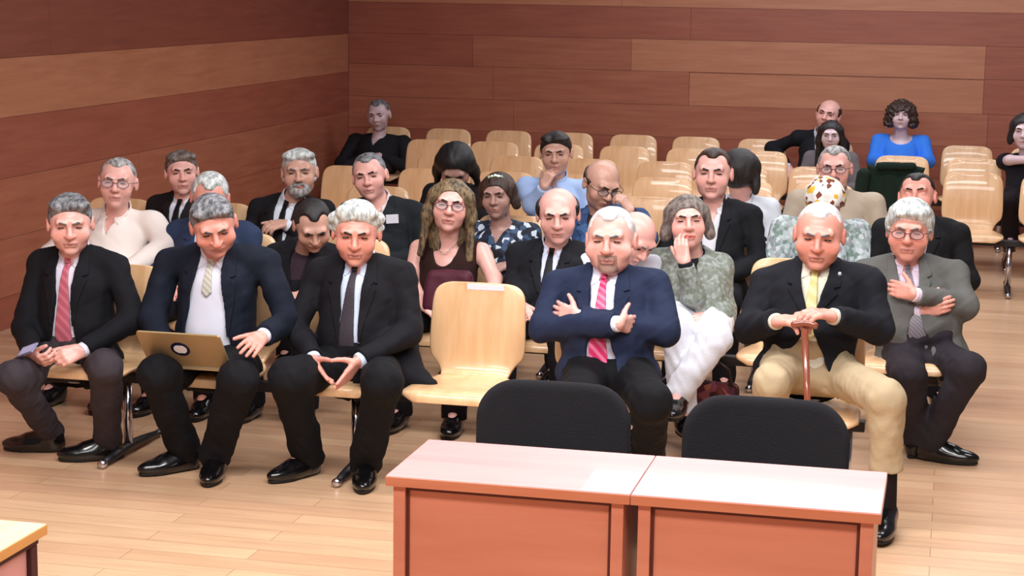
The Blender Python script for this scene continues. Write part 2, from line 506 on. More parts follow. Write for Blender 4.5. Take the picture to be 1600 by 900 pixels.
def make_hair(P, H, style, hue, parent, h):
    S = SDF()
    t = P.get('hair_t', .012)
    c = P.get('hairline', .019)-.005
    amp, fq = .0026, 70.
    if style in ('short', 'receding', 'side', 'wavy'):
        if style == 'wavy': amp, fq = .005, 70.
        H.ell(S, (0, -.014, .034), (.0725+t*.55, .094+t, .087+t*.9), .01)
        if style == 'side':
            H.ell(S, (.030, .040, .094), (.044, .044, .027), .018)
            H.ell(S, (-.044, .018, .092), (.030, .05, .022), .018)
        if style == 'wavy':
            for x, y, z, r in ((-.042, .040, .096, .028), (.004, .044, .104, .030), (.045, .040, .096, .029), (.070, .008, .064, .028), (-.070, .008, .062, .027), (.075, -.012, .022, .022), (-.075, -.012, .022, .022)):
                H.ell(S, (x, y, z), (r, r, r), .015)
        def cut(p, d):
            q = H.q(p)
            e = (.814*q[:, 1]-.581*q[:, 2])-c + np.maximum(np.abs(q[:, 0])-.048, 0)*.25*(q[:, 2] > .02)
            d = -smin(-d, -e*H.s, .008)
            e2 = np.maximum(-.085-q[:, 2], 0)+(-.085-q[:, 2])
            return -smin(-d, -e2*H.s*.5, .006)
        S.fn(cut)
        if style == 'side': H.ell(S, (-.030, .100, .064), (.022, .030, .016), .012, 'sub')
        if style == 'receding':
            for m in (-1, 1): H.ell(S, (m*.046, .082, .086), (.028, .050, .036), .020, 'sub')
    elif style == 'bald':
        H.ell(S, (0, -.014, .026), (.075+t, .094+t, .083+t*.4), .01)
        zt = P.get('bald_z', .050)
        def cut(p, d):
            q = H.q(p)
            e = (.814*q[:, 1]-.581*q[:, 2])-.012
            d = -smin(-d, -e*H.s, .008)
            d = -smin(-d, -((q[:, 2]-zt-np.maximum(-q[:, 1], 0)*.35)*H.s), .008)
            d = -smin(-d, -((q[:, 1]-.030)*H.s), .008)
            return -smin(-d, -((-.085-q[:, 2])*H.s), .006)
        S.fn(cut)
    elif style == 'scarfhair':
        H.ell(S, (0, -.014, .030), (.090, .108, .103), .01)
        H.cap(S, (0, -.10, -.01), (.01, -.125, -.09), .030, .018, .03)
        S.fn(lambda p, d: -smin(-d, -((.80*H.q(p)[:, 1]-.60*H.q(p)[:, 2])-.028)*H.s, .008))
        S.fn(lambda p, d: d+wrinkle(p, 45, .004, 2))
        return mesh_sdf('head_scarf', S, h, pattern_fabric(['#f1eee6', '#e6e2da', '#e8b93a', '#f3f0ea', '#7a3c28', '#efece6'], 42), parent)
    elif style in ('long', 'bob', 'curly', 'up'):
        if style == 'curly': amp, fq, t = .013, 95., .030
        if style == 'long': amp, fq = .0028, 85.
        H.ell(S, (0, -.018, .034), (.078+t, .096+t, .088+t), .01)
        ln = P.get('hair_len', .26 if style == 'long' else .10)
        if style != 'up':
            for m in (-1, 1):
                w = dict(curly=.045, bob=.021).get(style, .028)
                H.cap(S, (m*.070, .0, .050), (m*.086, -.005, -.055), w, w, .03)
                H.cap(S, (m*.084, -.008, -.03), (m*(.090 if style != 'long' else .100), .010 if style == 'long' else -.01, -ln), w*.95, w*(.55 if style == 'long' else .9), .03)
            H.ell(S, (0, -.060, .05-ln*.72), (.082, .045, ln*.72), .03)
        fx = P.get('face_w', .058)
        fz = P.get('fringe', .070)
        def cut(p, d):
            q = H.q(p)
            # opening for the face and the front of the neck
            zz = np.minimum(q[:, 2], 0)
            u = np.sqrt((q[:, 0]/fx)**2+np.where(q[:, 2] > 0, (q[:, 2]/fz)**2, 0))-1
            e = np.maximum(u*fx, (.018-q[:, 1]))
            return -smin(-d, e*H.s, .010)
        S.fn(cut)
    ani = np.array([1, .35, .35] if style in ('long', 'bob', 'up') else [1, .5, .6] if style != 'curly' else [1, 1, 1], dtype=f32)
    S.fn(lambda p, d: d+wrinkle(H.q(p)*ani, fq, amp*H.s, 2))
    return mesh_sdf('hair', S, h, hair_mat(*HAIRS[hue]), parent, pad=.02)

SK = dict(light=(.80, .49, .40), pink=(.80, .43, .37), red=(.74, .33, .26), tan=(.60, .34, .26), pale=(.70, .52, .54), dark=(.42, .24, .20))

def person(P):
    k = P['row']; Y0 = rowY(k); X0 = P.get('x0')
    fine = P.get('fine', 2)       # 0 front row ... 2 far
    h = (.0042, .0058, .0075)[fine]
    hc = (.0065, .008, .010)[fine]
    def pt(v):                    # (px, py, dy) -> room coordinates ; 3-vectors given as arrays pass
        return v if isinstance(v, np.ndarray) else at(v[1], v[2], Z=v[3]) if v[0] == 'z' else at(v[0], v[1], Y=Y0+v[2])
    hc_ = pt(P['head'])
    yaw = math.atan2(-hc_[0], hc_[1])+radians(P.get('yaw', 0))
    H = Head(hc_, yaw, radians(P.get('pitch', 0)), radians(P.get('roll', 0)), P.get('hs', .250))
    NK = pt(P['neck']) if 'neck' in P else hc_+np.array([0, .05, -.155])
    PV = pt(P['pelvis']) if 'pelvis' in P else np.array([NK[0]*.7+.3*(P.get('seatx', NK[0])), Y0-.19, .515])
    if 'seatx' in P and 'pelvis' not in P: PV[0] = P['seatx']
    fat = P.get('fat', .01); sw = P.get('sw', .185)
    SLp = pt(P['shL']) if 'shL' in P else NK+np.array([-sw, .02, -.045])
    SRp = pt(P['shR']) if 'shR' in P else NK+np.array([sw, .02, -.045])
    EL = pt(P['elL']) if 'elL' in P else SLp+np.array([-.06, -.07, -.245])
    ER = pt(P['elR']) if 'elR' in P else SRp+np.array([.06, -.07, -.245])
    WL = pt(P['wrL']) if 'wrL' in P else np.array([PV[0]-.11, Y0-.46, .615])
    WR = pt(P['wrR']) if 'wrR' in P else np.array([PV[0]+.11, Y0-.46, .615])
    TL = pt(P['tipL']) if 'tipL' in P else WL+np.array([.08, -.14, -.01])
    TR = pt(P['tipR']) if 'tipR' in P else WR+np.array([-.08, -.14, -.01])
    HL = PV+np.array([-.095, -.0, -.005]); HR = PV+np.array([.095, -.0, -.005])
    KL = pt(P['knL']) if 'knL' in P else np.array([PV[0]-.15, Y0-.62, .505])
    KR = pt(P['knR']) if 'knR' in P else np.array([PV[0]+.15, Y0-.62, .505])
    AL = pt(P['anL']) if 'anL' in P else np.array([PV[0]-.14, Y0-.58, .10])
    AR = pt(P['anR']) if 'anR' in P else np.array([PV[0]+.14, Y0-.58, .10])
    ToL = pt(P['toL']) if 'toL' in P else AL+np.array([-.02, -.18, -.07])
    ToR = pt(P['toR']) if 'toR' in P else AR+np.array([.02, -.18, -.07])
    if P.get('dbg'):
        L = lambda a, b: round(float(np.linalg.norm(a-b)), 2)
        print(P['name'], 'uarm', L(SLp, EL), L(SRp, ER), 'farm', L(EL, WL), L(ER, WR), 'thigh', L(HL, KL), L(HR, KR), 'shank', L(KL, AL), L(KR, AR), 'torso', L(NK, PV), 'hd', np.round(hc_, 2), 'sh', L(SLp, SRp), 'K', np.round(KL, 2), np.round(KR, 2), 'A', np.round(AL, 2), np.round(AR, 2))
    root = empty('person', (PV[0], PV[1], 0))
    tag(root, P['label'], 'person', P.get('group'))

    t = unit(NK-PV); r = unit(SRp-SLp); r = unit(r-t*(r @ t)); n = np.cross(r, t)   # n points to the front
    if n[1] > 0: n = -n
    TR_ = np.stack([r, n, t])
    def torso(S, off, kk=.05):
        L = np.linalg.norm(NK-PV)
        S.ell(PV+n*.01, (.168+fat*.8+off, .125+fat*.6+off, .105+off), TR_, kk)
        S.ell(PV+t*L*.34+n*(.012+fat*.7), (.148+fat+off, .112+fat*1.3+off, L*.36+off*.5), TR_, kk)
        S.ell(PV+t*L*.66+n*.004, (.152+fat*.5+off, .110+fat*.4+off, L*.33+off*.5), TR_, kk)
        S.cap(SLp-t*.012+unit(SRp-SLp)*.02, SRp-t*.012-unit(SRp-SLp)*.02, .048+off*.8, k=kk*.8)
        for s_ in (SLp, SRp): S.cap(NK+t*.006+unit(s_-NK)*.03, s_+t*.004, .040+off*.8, .034+off*.8, kk*.7)
        return S
    def front2d(p):
        """lateral and downward distance from the base of the neck, and frontness"""
        v = p-NK.astype(f32)
        return v @ r.astype(f32), -(v @ t.astype(f32)), v @ n.astype(f32)

    # ---- body: one continuous skin surface
    skin = SK[P.get('skin', 'light')]
    B = SDF()
    torso(B, -.016)
    B.cap(H.w(0, -.030, -.045), NK-t*.03, .050*H.s, .056, .03)
    B.cap(H.w(0, -.005, -.075), NK-t*.02+n*.02, .040*H.s, .045, .03)
    bare = P.get('bare', False)
    for a, b, c in ((SLp, EL, WL), (SRp, ER, WR)):
        B.cap(a, b, .046 if bare else .038, .038 if bare else .033, .03)
        B.cap(b, c, .040 if bare else .034, .0265, .02)
    for a, b, c, e in ((HL, KL, AL, ToL), (HR, KR, AR, ToR)):
        B.cap(a, b, .062, .040, .02); B.cap(b, c, .040, .032, .02)
        B.cap(c, c+(e-c)*.6, .030, .026, .02)
    head_sdf(B, H, P.get('jaw', 1), P.get('nose', 1.08), P.get('full', 1), P.get('smile', 0))
    hsz = P.get('hand', 1.0)
    for side, W_, T_ in (('L', WL, TL), ('R', WR, TR)):
        hp = P.get('h'+side, {})
        hand_sdf(B, W_, T_, hp.get('n', (0, .5, -1)), side == 'L', hp.get('curl', .45), hp.get('spread', .0), hp.get('thumb', .6), hsz*hp.get('sc', 1), fr=(1, 1.08, 1.15)[fine], curls=hp.get('curls'), thumbvec=hp.get('tv'))
    lip = P.get('lip', (.62, .25, .22)); beard = P.get('beard'); bcol = np.array(lin(tuple(int(P.get('beard_c', '#8b8580').lstrip('#')[i:i+2], 16)/255 for i in (0, 2, 4))))
    base = np.array(skin)
    flush = P.get('flush', .35)
    def color(V):
        V = V.astype(f32); q = H.q(V)
        C = np.tile(base, (len(V), 1)).astype(f32)
        near = (np.abs(q) < .16).all(1)
        x, y, z = q[:, 0], q[:, 1], q[:, 2]
        def blend(mask, col): C[:] = C*(1-mask[:, None])+np.array(col)*mask[:, None]
        g = lambda cx, cz, r_: np.exp(-((np.abs(x)-cx)**2+(z-cz)**2)/r_**2)*(y > .02)*near
        red = base*np.array([1.02, .72, .66])
        blend(g(.040, -.025, .020)*flush, red); blend(g(0, -.022, .013)*flush*1.3, red)
        blend((np.exp(-((z-.003)/.05)**2)*(np.abs(x) > .076))*flush*near, red)
        if beard:
            if beard == 'full': m = (z < -.040+np.clip(np.abs(x)-.03, 0, 1)*.9)*(y > .0)*(z > -.13)
            elif beard == 'goatee': m = ((np.abs(x) < .032)*(z < -.040)*(y > .045))*(z > -.13)
            elif beard == 'moustache': m = (np.abs(x) < .028)*(z < -.036)*(z > -.054)*(y > .07)
            else: m = (z < -.036+np.clip(np.abs(x)-.02, 0, 1)*.9)*(y > .0)*(z > -.12)*.35
            m = m*near*(.80+.2*np.sin(V[:, 0]*900)*np.sin(V[:, 2]*1100))
            blend(np.clip(m, 0, 1), bcol)
        lz = -.0630+np.clip(np.abs(x)-.0, 0, .03)*0
        lm = np.exp(-((z-lz)/.0085)**4)*(np.abs(x) < .0235)*(y > .074)*near
        blend(lm*.75, lip)
        lm2 = np.exp(-((z-lz)/.0022)**2)*(np.abs(x) < .024)*(y > .074)*near
        blend(lm2*.8, np.array(lip)*.35)
        return C
    mesh_sdf('body', B, h, skin_mat(), root, color=color)

    # ---- eyes and brows
    if fine < 2 or P.get('eyes'):
        if not P.get('shut'):
            for m in (-1, 1):
                mb = MB(); vs = []; fs = []; mi = []
                nu, nv = 12, 10
                c0 = (m*.0310, .0802, .0088)
                for i in range(nv+1):
                    for j in range(nu):
                        th = pi*i/nv; ph = 2*pi*j/nu
                        # pole of the ball looks forward
                        vs.append(H.w(c0[0]+.0120*sin(th)*cos(ph), c0[1]+.0082*cos(th), c0[2]+(.0044 if fine else .0040)*sin(th)*sin(ph)))
                for i in range(nv):
                    for j in range(nu):
                        mb_q = (i*nu+j, (i+1)*nu+j, (i+1)*nu+(j+1) % nu, i*nu+(j+1) % nu)
                        fs.append(mb_q); mi.append(0 if i > 4 else 1)  # iris colour covers the whole front, painting in the dark of the sockets
                mb.v = [tuple(map(float, v)) for v in vs]; mb.f = fs; mb.mi = mi; mb.sm = [True]*len(fs)
                mb.build('eye', [plain('#9d8f8b', .3, name='eye_white'), plain('#1d120e', .2, name='iris_shade')], root)
        bc = HAIRS[P.get('brow', P.get('hairc', 'brown'))][0]
        for m in (-1, 1):
            S = SDF()
            H.cap(S, (m*.013, .0985, .0275), (m*.030, .0950, .0325), .0042, .0046, .004)
            H.cap(S, (m*.030, .0950, .0325), (m*.046, .0830, .0305), .0046, .0026, .004)
            mesh_sdf('eyebrow', S, .0022 if fine == 0 else .003, hair_mat(bc, HAIRS[P.get('brow', P.get('hairc', 'brown'))][0]), root, pad=.008)

    # ---- hair
    if P.get('hair'):
        make_hair(P, H, P['hair'], P.get('hairc', 'brown'), root, (.0034, .0042, .0055)[fine])
    if P.get('beard_mesh'):
        S = SDF()
        H.ell(S, (0, .045, -.085), (.050, .048, .040), .01)
        for m in (-1, 1): H.cap(S, (m*.030, .068, -.060), (m*.066, .02, -.03), .016, .012, .02)
        H.cap(S, (-.022, .090, -.050), (.022, .090, -.050), .008, k=.008)
        H.cap(S, (-.018, .100, -.065), (.018, .100, -.065), .0075, k=.004, mode='sub')
        S.fn(lambda p, d: d+wrinkle(p, 110, .003, 4))
        mesh_sdf('beard', S, .0035, hair_mat(*HAIRS[P['beard_mesh']]), root, pad=.01)

    if P.get('clip'):
        S = SDF()
        for i in range(5): H.ell(S, (-.03+.015*i, .030, .118-.004*abs(i-2)), (.009, .012, .010), .004)
        mesh_sdf('hair_clip', S, .004, pattern_fabric(['#9fb89a', '#e6f0e0', '#4d6a4c'], 70), root)
    # ---- glasses
    if P.get('glasses'):
        gm = plain(P['glasses'] if isinstance(P['glasses'], str) else '#2a1b1b', .35, name='spectacle_frame')
        mb = MB()
        for m in (-1, 1):
            ring = [H.w(m*.0325+.0235*cos(a), .1045-abs(.0235*cos(a)*m+.0325)*.10, .006+.0175*sin(a)) for a in [2*pi*i/20 for i in range(20)]]
            mb.tube(ring, .0019*H.s, 6, closed=True)
            mb.tube([H.w(m*.056, .0985, .012), H.w(m*.074, .075, .014), H.w(m*.082, -.005, .010)], .0017*H.s, 6)
        mb.tube([H.w(-.010, .1035, .010), H.w(0, .1085, .013), H.w(.010, .1035, .010)], .0018*H.s, 6)
        g = mb.build('glasses', gm, root)
        for m in (-1, 1):
            lb = MB()
            ring = [H.w(m*.0325+.0225*cos(a), .1045-abs(.0225*cos(a)*m+.0325)*.10, .006+.0165*sin(a)) for a in [2*pi*i/20 for i in range(20)]]
            back = [v+H.A[1]*-.0012 for v in ring]
            lb.add(ring+back, [tuple(range(20)), tuple(range(39, 19, -1))]+[(i, i+20, (i+1) % 20+20, (i+1) % 20) for i in range(20)])
            lb.build('lens', glass_mat(), g)

    # ---- trousers
    tr = P.get('trousers', '#15141a')
    tm = fabric(tr, vary=.10)
    S = SDF()
    S.ell(PV+n*.008-t*.01, (.180+fat, .140+fat, .105), TR_, .04)
    S.ell(PV+t*.10+n*(.012+fat*.7), (.160+fat, .124+fat*1.3, .09), TR_, .04)
    S.fn(lambda p, d: np.maximum(d, ((p-(PV+t*P.get('waist', .13)).astype(f32)) @ t.astype(f32))))
    lw = P.get('legw', 1.0)
    hemL = AL+unit(KL-AL)*P.get('hemL', -.035); hemR = AR+unit(KR-AR)*P.get('hemR', -.035)
    for a, b, c in ((HL, KL, hemL), (HR, KR, hemR)):
        S.cap(a, b, .088*lw, .069*lw, .05)
        S.cap(b, c, .068*lw, .061*lw, .035, flat=True)
    S.fn(lambda p, d: d+wrinkle(p, 20, .0055, 1)+wrinkle(p, 60, .0035, 2))
    def floorcut(p, d): return np.maximum(d, .030-p[:, 2])
    S.fn(floorcut)
    mesh_sdf('trousers' if not P.get('skirt') else 'trousers', S, hc, tm, root)

    # ---- shoes and socks
    for A_, T_, K_ in ((AL, ToL, KL), (AR, ToR, KR)):
        S = SDF()
        d = T_-A_; d[2] = 0; d = unit(d); sx = np.array([-d[1], d[0], 0])
        zb = max(0.0, A_[2]-.095)
        c = np.array([A_[0], A_[1], 0])+d*.055
        Rm = np.stack([sx, d, np.array([0, 0, 1.])])
        S.ell(c+d*.035+[0, 0, zb+.028], (.053, .135, .040), Rm, .01)
        S.ell(c-d*.075+[0, 0, zb+.030], (.036, .050, .045), Rm, .03)
        S.cap(A_+[0, 0, -.025]-d*.01, c+d*.04+[0, 0, zb+.048], .050, .034, .03)
        S.fn(lambda p, d_, zb=zb: np.maximum(d_, zb+.004-p[:, 2]))
        so = mesh_sdf('shoe', S, (.0045, .008, .010)[fine], plain(P.get('shoe', '#0b0a0c'), .22, name='leather', coat=.4), root, pad=.01)
        mb = MB(); ring = []
        m_ = 20
        for i in range(m_):
            a = 2*pi*i/m_; w_ = .050 if sin(a) > 0 else .040
            ring.append(c+sx*w_*cos(a)+d*(.018+.146*sin(a)))
        lo_ = [v+[0, 0, zb+.001] for v in ring]; hi_ = [v+[0, 0, zb+.013] for v in ring]
        mb.add(lo_+hi_, [tuple(range(m_-1, -1, -1)), tuple(range(m_, 2*m_))]+[(i, (i+1) % m_, (i+1) % m_+m_, i+m_) for i in range(m_)])
        if so: mb.build('sole', plain('#080708', .6, name='rubber'), so)
    P.setdefault('socks', '#121118')
    if fine == 0:
        for A_, K_ in ((AL, KL), (AR, KR)):
            S = SDF(); S.cap(A_-[0, 0, .02], A_+unit(K_-A_)*.16, .043, .045, .01)
            mesh_sdf('sock', S, hc, fabric(P['socks']), root)

    # ---- upper clothes
    top = P.get('top', dict(c='#e9e6ee', neck='collar', sl='long'))
    tmats = top['m'] if 'm' in top else fabric(top['c'], vary=.05)
    thick = top.get('off', .007)
    arms = ((SLp, EL, WL), (SRp, ER, WR))
    jk = P.get('jacket')
    S = SDF(); torso(S, thick)
    nkind = top.get('neck', 'collar')
    nd = top.get('depth', .09); nw = top.get('width', .075)
    def neckcut(p, d):
        u, v, f = front2d(p)
        if nkind in ('scoop', 'tank'):
            e = np.sqrt((u/nw)**2+(np.maximum(v, 0)/nd)**2)-1
            e = np.where(f > -.02, e*nw, np.sqrt((u/nw)**2+(np.maximum(v+.0, 0)/.03)**2)*nw-nw)
            return -smin(-d, e, .006)
        if nkind == 'v':
            e = np.abs(u)-.060*np.clip(1-v/nd, -1, 1.6)
            e = np.where((f > -.01), e, .1)
            return -smin(-d, e, .006)
        if nkind in ('collar', 'open'):
            e = np.abs(u)-.040*np.clip(1-v/(.06 if nkind == 'collar' else .13), -1, 1.5)
            e = np.where((f > .0), e, .1)
            return -smin(-d, e, .004)
        return d
    S.fn(neckcut)
    if nkind == 'tank':
        def armcut(p, d):
            u, v, f = front2d(p)
            e = (.150-np.abs(u))+np.maximum(v-.17, 0)*.8
            return -smin(-d, e, .006)
        S.fn(armcut)
    if top.get('sl', 'long') == 'long':
        ru, re, rw = (.062, .052, .036) if not jk else (.042, .040, .034)
        sl = P.get('slack', 0)
        for a, b, c in arms:
            S.cap(a, b, ru+sl, re+sl, .03); S.cap(b, c-unit(c-b)*(-.004 if jk else .01), re+sl, rw+sl*.3, .025, flat=True)
    elif top.get('sl') == 'short':
        for a, b, c in arms: S.cap(a, a+(b-a)*.62, .062, .064, .03, flat=True)
    S.fn(lambda p, d: d+wrinkle(p, 34, .0035, 3)*(1 if not jk else .4))
    if nkind in ('collar', 'open'):
        # standing collar with two pointed leaves
        ctop = NK+(H.w(0, -.02, -.07)-NK)*.62
        def collar(p, d):
            u, v, f = front2d(p)
            ax = ctop-NK; L2 = float(ax @ ax); tt = ((p-NK.astype(f32)) @ ax.astype(f32))/L2
            q = p-(NK+ax*0).astype(f32)-np.clip(tt, -.6, 1.0)[:, None]*ax.astype(f32)
            rr = np.sqrt((q**2).sum(1))
            rad = .066*H.s**.5+.006*np.clip(-tt, 0, 1)
            e = np.abs(rr-rad)-.0045
            e = np.maximum(e, np.maximum(tt-1.0+np.clip(f, 0, 1)*7*.9, -.45-tt)*.045)
            gap = .010+(.03 if nkind == 'open' else .0)+np.clip(v+.01, 0, 1)*(.45 if nkind != 'open' else .7)
            e = np.maximum(e, np.where(f > 0, gap-np.abs(u), -1))
            return np.minimum(d, e)
        S.fn(collar)
        # leaves lying on the chest
        base_t = SDF(); torso(base_t, thick+.005)
        def leaves(p, d):
            u, v, f = front2d(p)
            m_ = (v > -.03) & (v < .10) & (f > 0) & (np.abs(u) < .10)
            if not m_.any(): return d
            idx = np.nonzero(m_)[0]
            e = np.abs(base_t(p[idx]))-.004
            uu, vv = np.abs(u[idx]), v[idx]
            reg = np.maximum(np.maximum((.010+.42*np.maximum(vv, 0))-uu, uu-.070+.15*vv), vv-.035-.55*(uu-.02))
            e = np.maximum(e, reg)
            d[idx] = np.minimum(d[idx], e); return d
        if fine < 2: S.fn(leaves)
    # what the opening of the jacket hides can stay simple, what shows is fine
    mesh_sdf('shirt' if nkind in ('collar', 'open') else 'top', S, (.0052, .0065, .009)[fine], tmats, root)

    # ---- tie
    if P.get('tie'):
        tmn = SDF(); torso(tmn, thick+.007)
        ln = P.get('tie_len', .42); sh = P.get('tie_shift', 0.0)
        S = SDF()
        lo = NK-t*ln-r*.09-n*.02; hi = NK+t*.03+r*.09+n*.26
        def tie(p, d):
            u, v, f = front2d(p)
            c = sh*np.clip(v/.4, 0, 1.2)
            w = .010+.030*np.clip((v-.0)/.34, 0, 1)
            w = np.where(v < .024, .017-.25*np.clip(v, -.02, .03), w)
            e = np.abs(u-c)-w
            e = np.maximum(e, np.maximum(-.012-v, v-ln+np.abs(u-c)*.9))
            sh_ = np.abs(tmn(p)-np.where(v < .024, .004, 0))-np.where(v < .024, .010, .0042)
            e = np.maximum(e, sh_); e = np.maximum(e, -f)
            return e
        S.fn(tie)
        pts = np.array([lo, hi, NK-t*ln+n*.26-r*.09, NK+t*.03-n*.02+r*.09, NK-t*ln+r*.09, NK+t*.03-r*.09+n*.2])
        mesh_sdf('tie', S, (.0030, .004, .0045)[fine], P['tie'], root, pad=.03, lo=pts.min(0), hi=pts.max(0))

    # ---- jacket
    if jk:
        jm = jk['m'] if 'm' in jk else fabric(jk['c'], vary=.16)
        op = jk.get('open', [(-.03, .052), (.06, .045), (.30, .004), (.34, -.02)])
        ov = [o[0] for o in op]; ow = [o[1] for o in op]; oc = [o[2] if len(o) > 2 else 0 for o in op]
        off = jk.get('off', .026)
        def halfw(v): return np.interp(v, ov, ow).astype(f32), np.interp(v, ov, oc).astype(f32)
        S = SDF(); torso(S, off, .045)
        S.ell(PV+n*.02-t*.02, (.190+fat, .150+fat, .115), TR_, .04)
        for e_ in P.get('tails', []):
            a, b, ra, rb = e_
            S.cap(pt(a), pt(b), ra, rb, .05)
        def vcut(p, d):
            u, v, f = front2d(p)
            w, c = halfw(v)
            e = np.abs(u-c)-w
            e = np.where(f > -.0, e, np.maximum(e, -f))
            d = -smin(-d, e, .004)
            # room for the neck
            q = H.q(p)
            return d
        S.fn(vcut)
        # neck hole
        S.cap(NK-t*.02, H.w(0, -.02, -.05), .066, .062, .006, 'sub')
        for a, b, c in arms:
            w_ = jk.get('slv', 1.0)
            S.cap(a-t*.012, b, .057*w_, .057*w_, .03); S.cap(b, c-unit(c-b)*.018, .058*w_, .045*w_, .025, flat=True)
        S.fn(lambda p, d: d+wrinkle(p, 22, .0065, 5)+wrinkle(p, 50, .0038, 6))
        mesh_sdf('jacket', S, (.0060, .0075, .010)[fine], jm, root)
        if jk.get('lapel', True) and fine < 2:
            base_j = SDF(); torso(base_j, off+.004, .045)
            wr = lambda p: wrinkle(p, 22, .0065, 5)+wrinkle(p, 50, .0038, 6)
            S = SDF()
            vend = [o[0] for o in op if o[1] <= .006]; vend = vend[0] if vend else ov[-1]
            vend = min(vend, jk.get('lap_end', .33))
            def lap(p, d):
                u, v, f = front2d(p)
                w, c = halfw(v)
                a = np.abs(u-c)-w
                wid = np.interp(v, [-.06, .0, .075, .082, .10, vend], [.026, .040, .060, .034, .060, .006]).astype(f32)
                e = np.maximum(-(a+.002), a-wid)
                e = np.maximum(e, np.maximum(-.05-v, v-vend)); e = np.maximum(e, .0-f)
                m_ = np.nonzero(e < .02)[0]
                out = np.full(len(p), .2, dtype=f32)
                if len(m_): out[m_] = np.maximum(e[m_], np.abs(base_j(p[m_])+wr(p[m_])-.001)-.004)
                return out
            S.fn(lap)
            pts = np.array([NK+t*a_+r*b_+n*c_ for a_ in (.06, -vend) for b_ in (-.18, .18) for c_ in (-.02, .28)])
            mesh_sdf('lapels', S, .0036 if fine == 0 else .005, jk.get('lm', jm), root, pad=.01, lo=pts.min(0), hi=pts.max(0))
        if jk.get('pin'):
            S = SDF(); q_ = pt(jk['pin'])
            S.ell(q_, (.009, .006, .009)); mesh_sdf('lapel_pin', S, .003, plain('#c8d4e0', .3, .6, name='metal'), root)
    return dict(root=root, H=H, NK=NK, t=t, r=r, n=n, PV=PV, WL=WL, WR=WR, pt=pt)

def glass_mat():
    if 'glass' in MATS: return MATS['glass']
    m, nt, b = nodes('spectacle_lens')
    b.inputs['Base Color'].default_value = (.9, .92, 1, 1)
    b.inputs['Roughness'].default_value = .05
    b.inputs['Alpha'].default_value = .10
    MATS['glass'] = m
    return m

def stripe_tie(c1, c2, name='tie_silk', scale=9.0):
    m, nt, b = nodes(name)
    tc = N(nt, 'ShaderNodeTexCoord')
    w = N(nt, 'ShaderNodeTexWave', Scale=scale, Distortion=.3, wave_type='BANDS', bands_direction='DIAGONAL')
    nt.links.new(tc.outputs['Object'], w.inputs['Vector'])
    r = N(nt, 'ShaderNodeValToRGB')
    r.color_ramp.elements[0].position = .45; r.color_ramp.elements[0].color = (*rgb(c1), 1)
    r.color_ramp.elements[1].position = .75; r.color_ramp.elements[1].color = (*rgb(c2), 1)
    nt.links.new(w.outputs['Fac'], r.inputs['Fac'])
    nt.links.new(r.outputs['Color'], b.inputs['Base Color'])
    b.inputs['Roughness'].default_value = .45
    return m

# ------------------------------------------------------------------ the room
WX, WY = -5.617, 17.05
def wood_simple(key, c1, c2, axis='X', rough=.4, grain=1.0, coat=0):
    if key in MATS: return MATS[key]
    m, nt, b, r = wood(key, c1, c2, axis=axis, rough=rough, grain=grain)
    b.inputs['Coat Weight'].default_value = coat
    MATS[key] = m
    return m

def boards(name, axis, fixed, a0, a1, zs, tones, joints, mats, depth=.05):
    mb = MB()
    for i in range(len(zs)-1):
        cuts = [a0]+sorted(joints.get(i, []))+[a1]
        for j in range(len(cuts)-1):
            g = .0012
            tn = tones[i][j % len(tones[i])]
            off = .0 if tn < 10 else -.012
            tn = tn % 10
            if axis == 'X': mb.box((cuts[j]+g, fixed-off, zs[i]+g), (cuts[j+1]-g, fixed+depth-off, zs[i+1]-g), mi=tn)
            else: mb.box((fixed-depth, cuts[j]+g, zs[i]+g), (fixed, cuts[j+1]-g, zs[i+1]-g), mi=tn)
    # backing behind the gaps
    if axis == 'X': mb.box((a0-.12, fixed+depth-.02, zs[0]), (a1, fixed+depth+.03, zs[-1]), mi=4)
    if axis == 'X': mb.box((a0-.03, fixed-.02, zs[0]), (a0+.001, fixed+depth, zs[-1]), mi=0)
    else: mb.box((fixed-depth-.03, a0, zs[0]), (fixed-depth+.02, a1, zs[-1]), mi=4)
    o = mb.build(name, mats)
    tag(o, kind='structure')
    return o

def wallmats(ax):
    return [wood_simple('wall_dark'+ax, '#7d4334', '#8f4f3e', ax, .42), wood_simple('wall_mid'+ax, '#9a5740', '#ad6a50', ax, .42),
            wood_simple('wall_light'+ax, '#ab6c4e', '#bc7e5e', ax, .40), wood_simple('wall_red'+ax, '#914c3a', '#a25c47', ax, .42), plain('#6a3628', .8, name='gap')]
boards('wall_left', 'Y', WX, 3.2, WY, [0, .2, .56, .93, 1.30, 1.66, 2.02, 2.38, 2.75, 3.1],
       [[3], [1], [1], [3], [2], [0], [0], [1], [0]], {1: [9.2], 2: [12.3], 3: [7.0], 5: [11.0], 6: [8.0]}, wallmats('Y'))
boards('wall_back', 'X', WY, WX, 4.6, [0, .2, .49, .78, 1.075, 1.38, 1.67, 1.96, 2.25, 2.6, 3.1],
       [[3], [1], [3, 3], [1, 1, 3], [1, 1, 12, 3], [3, 1, 2, 3], [3, 3, 3], [2, 2], [1], [0]],
       {2: [.3], 3: [-4.0, .3], 4: [-4.2, -2.36, .25], 5: [-4.4, -2.9, .25], 6: [-2.36, .9], 7: [-3.0]}, wallmats('X'))

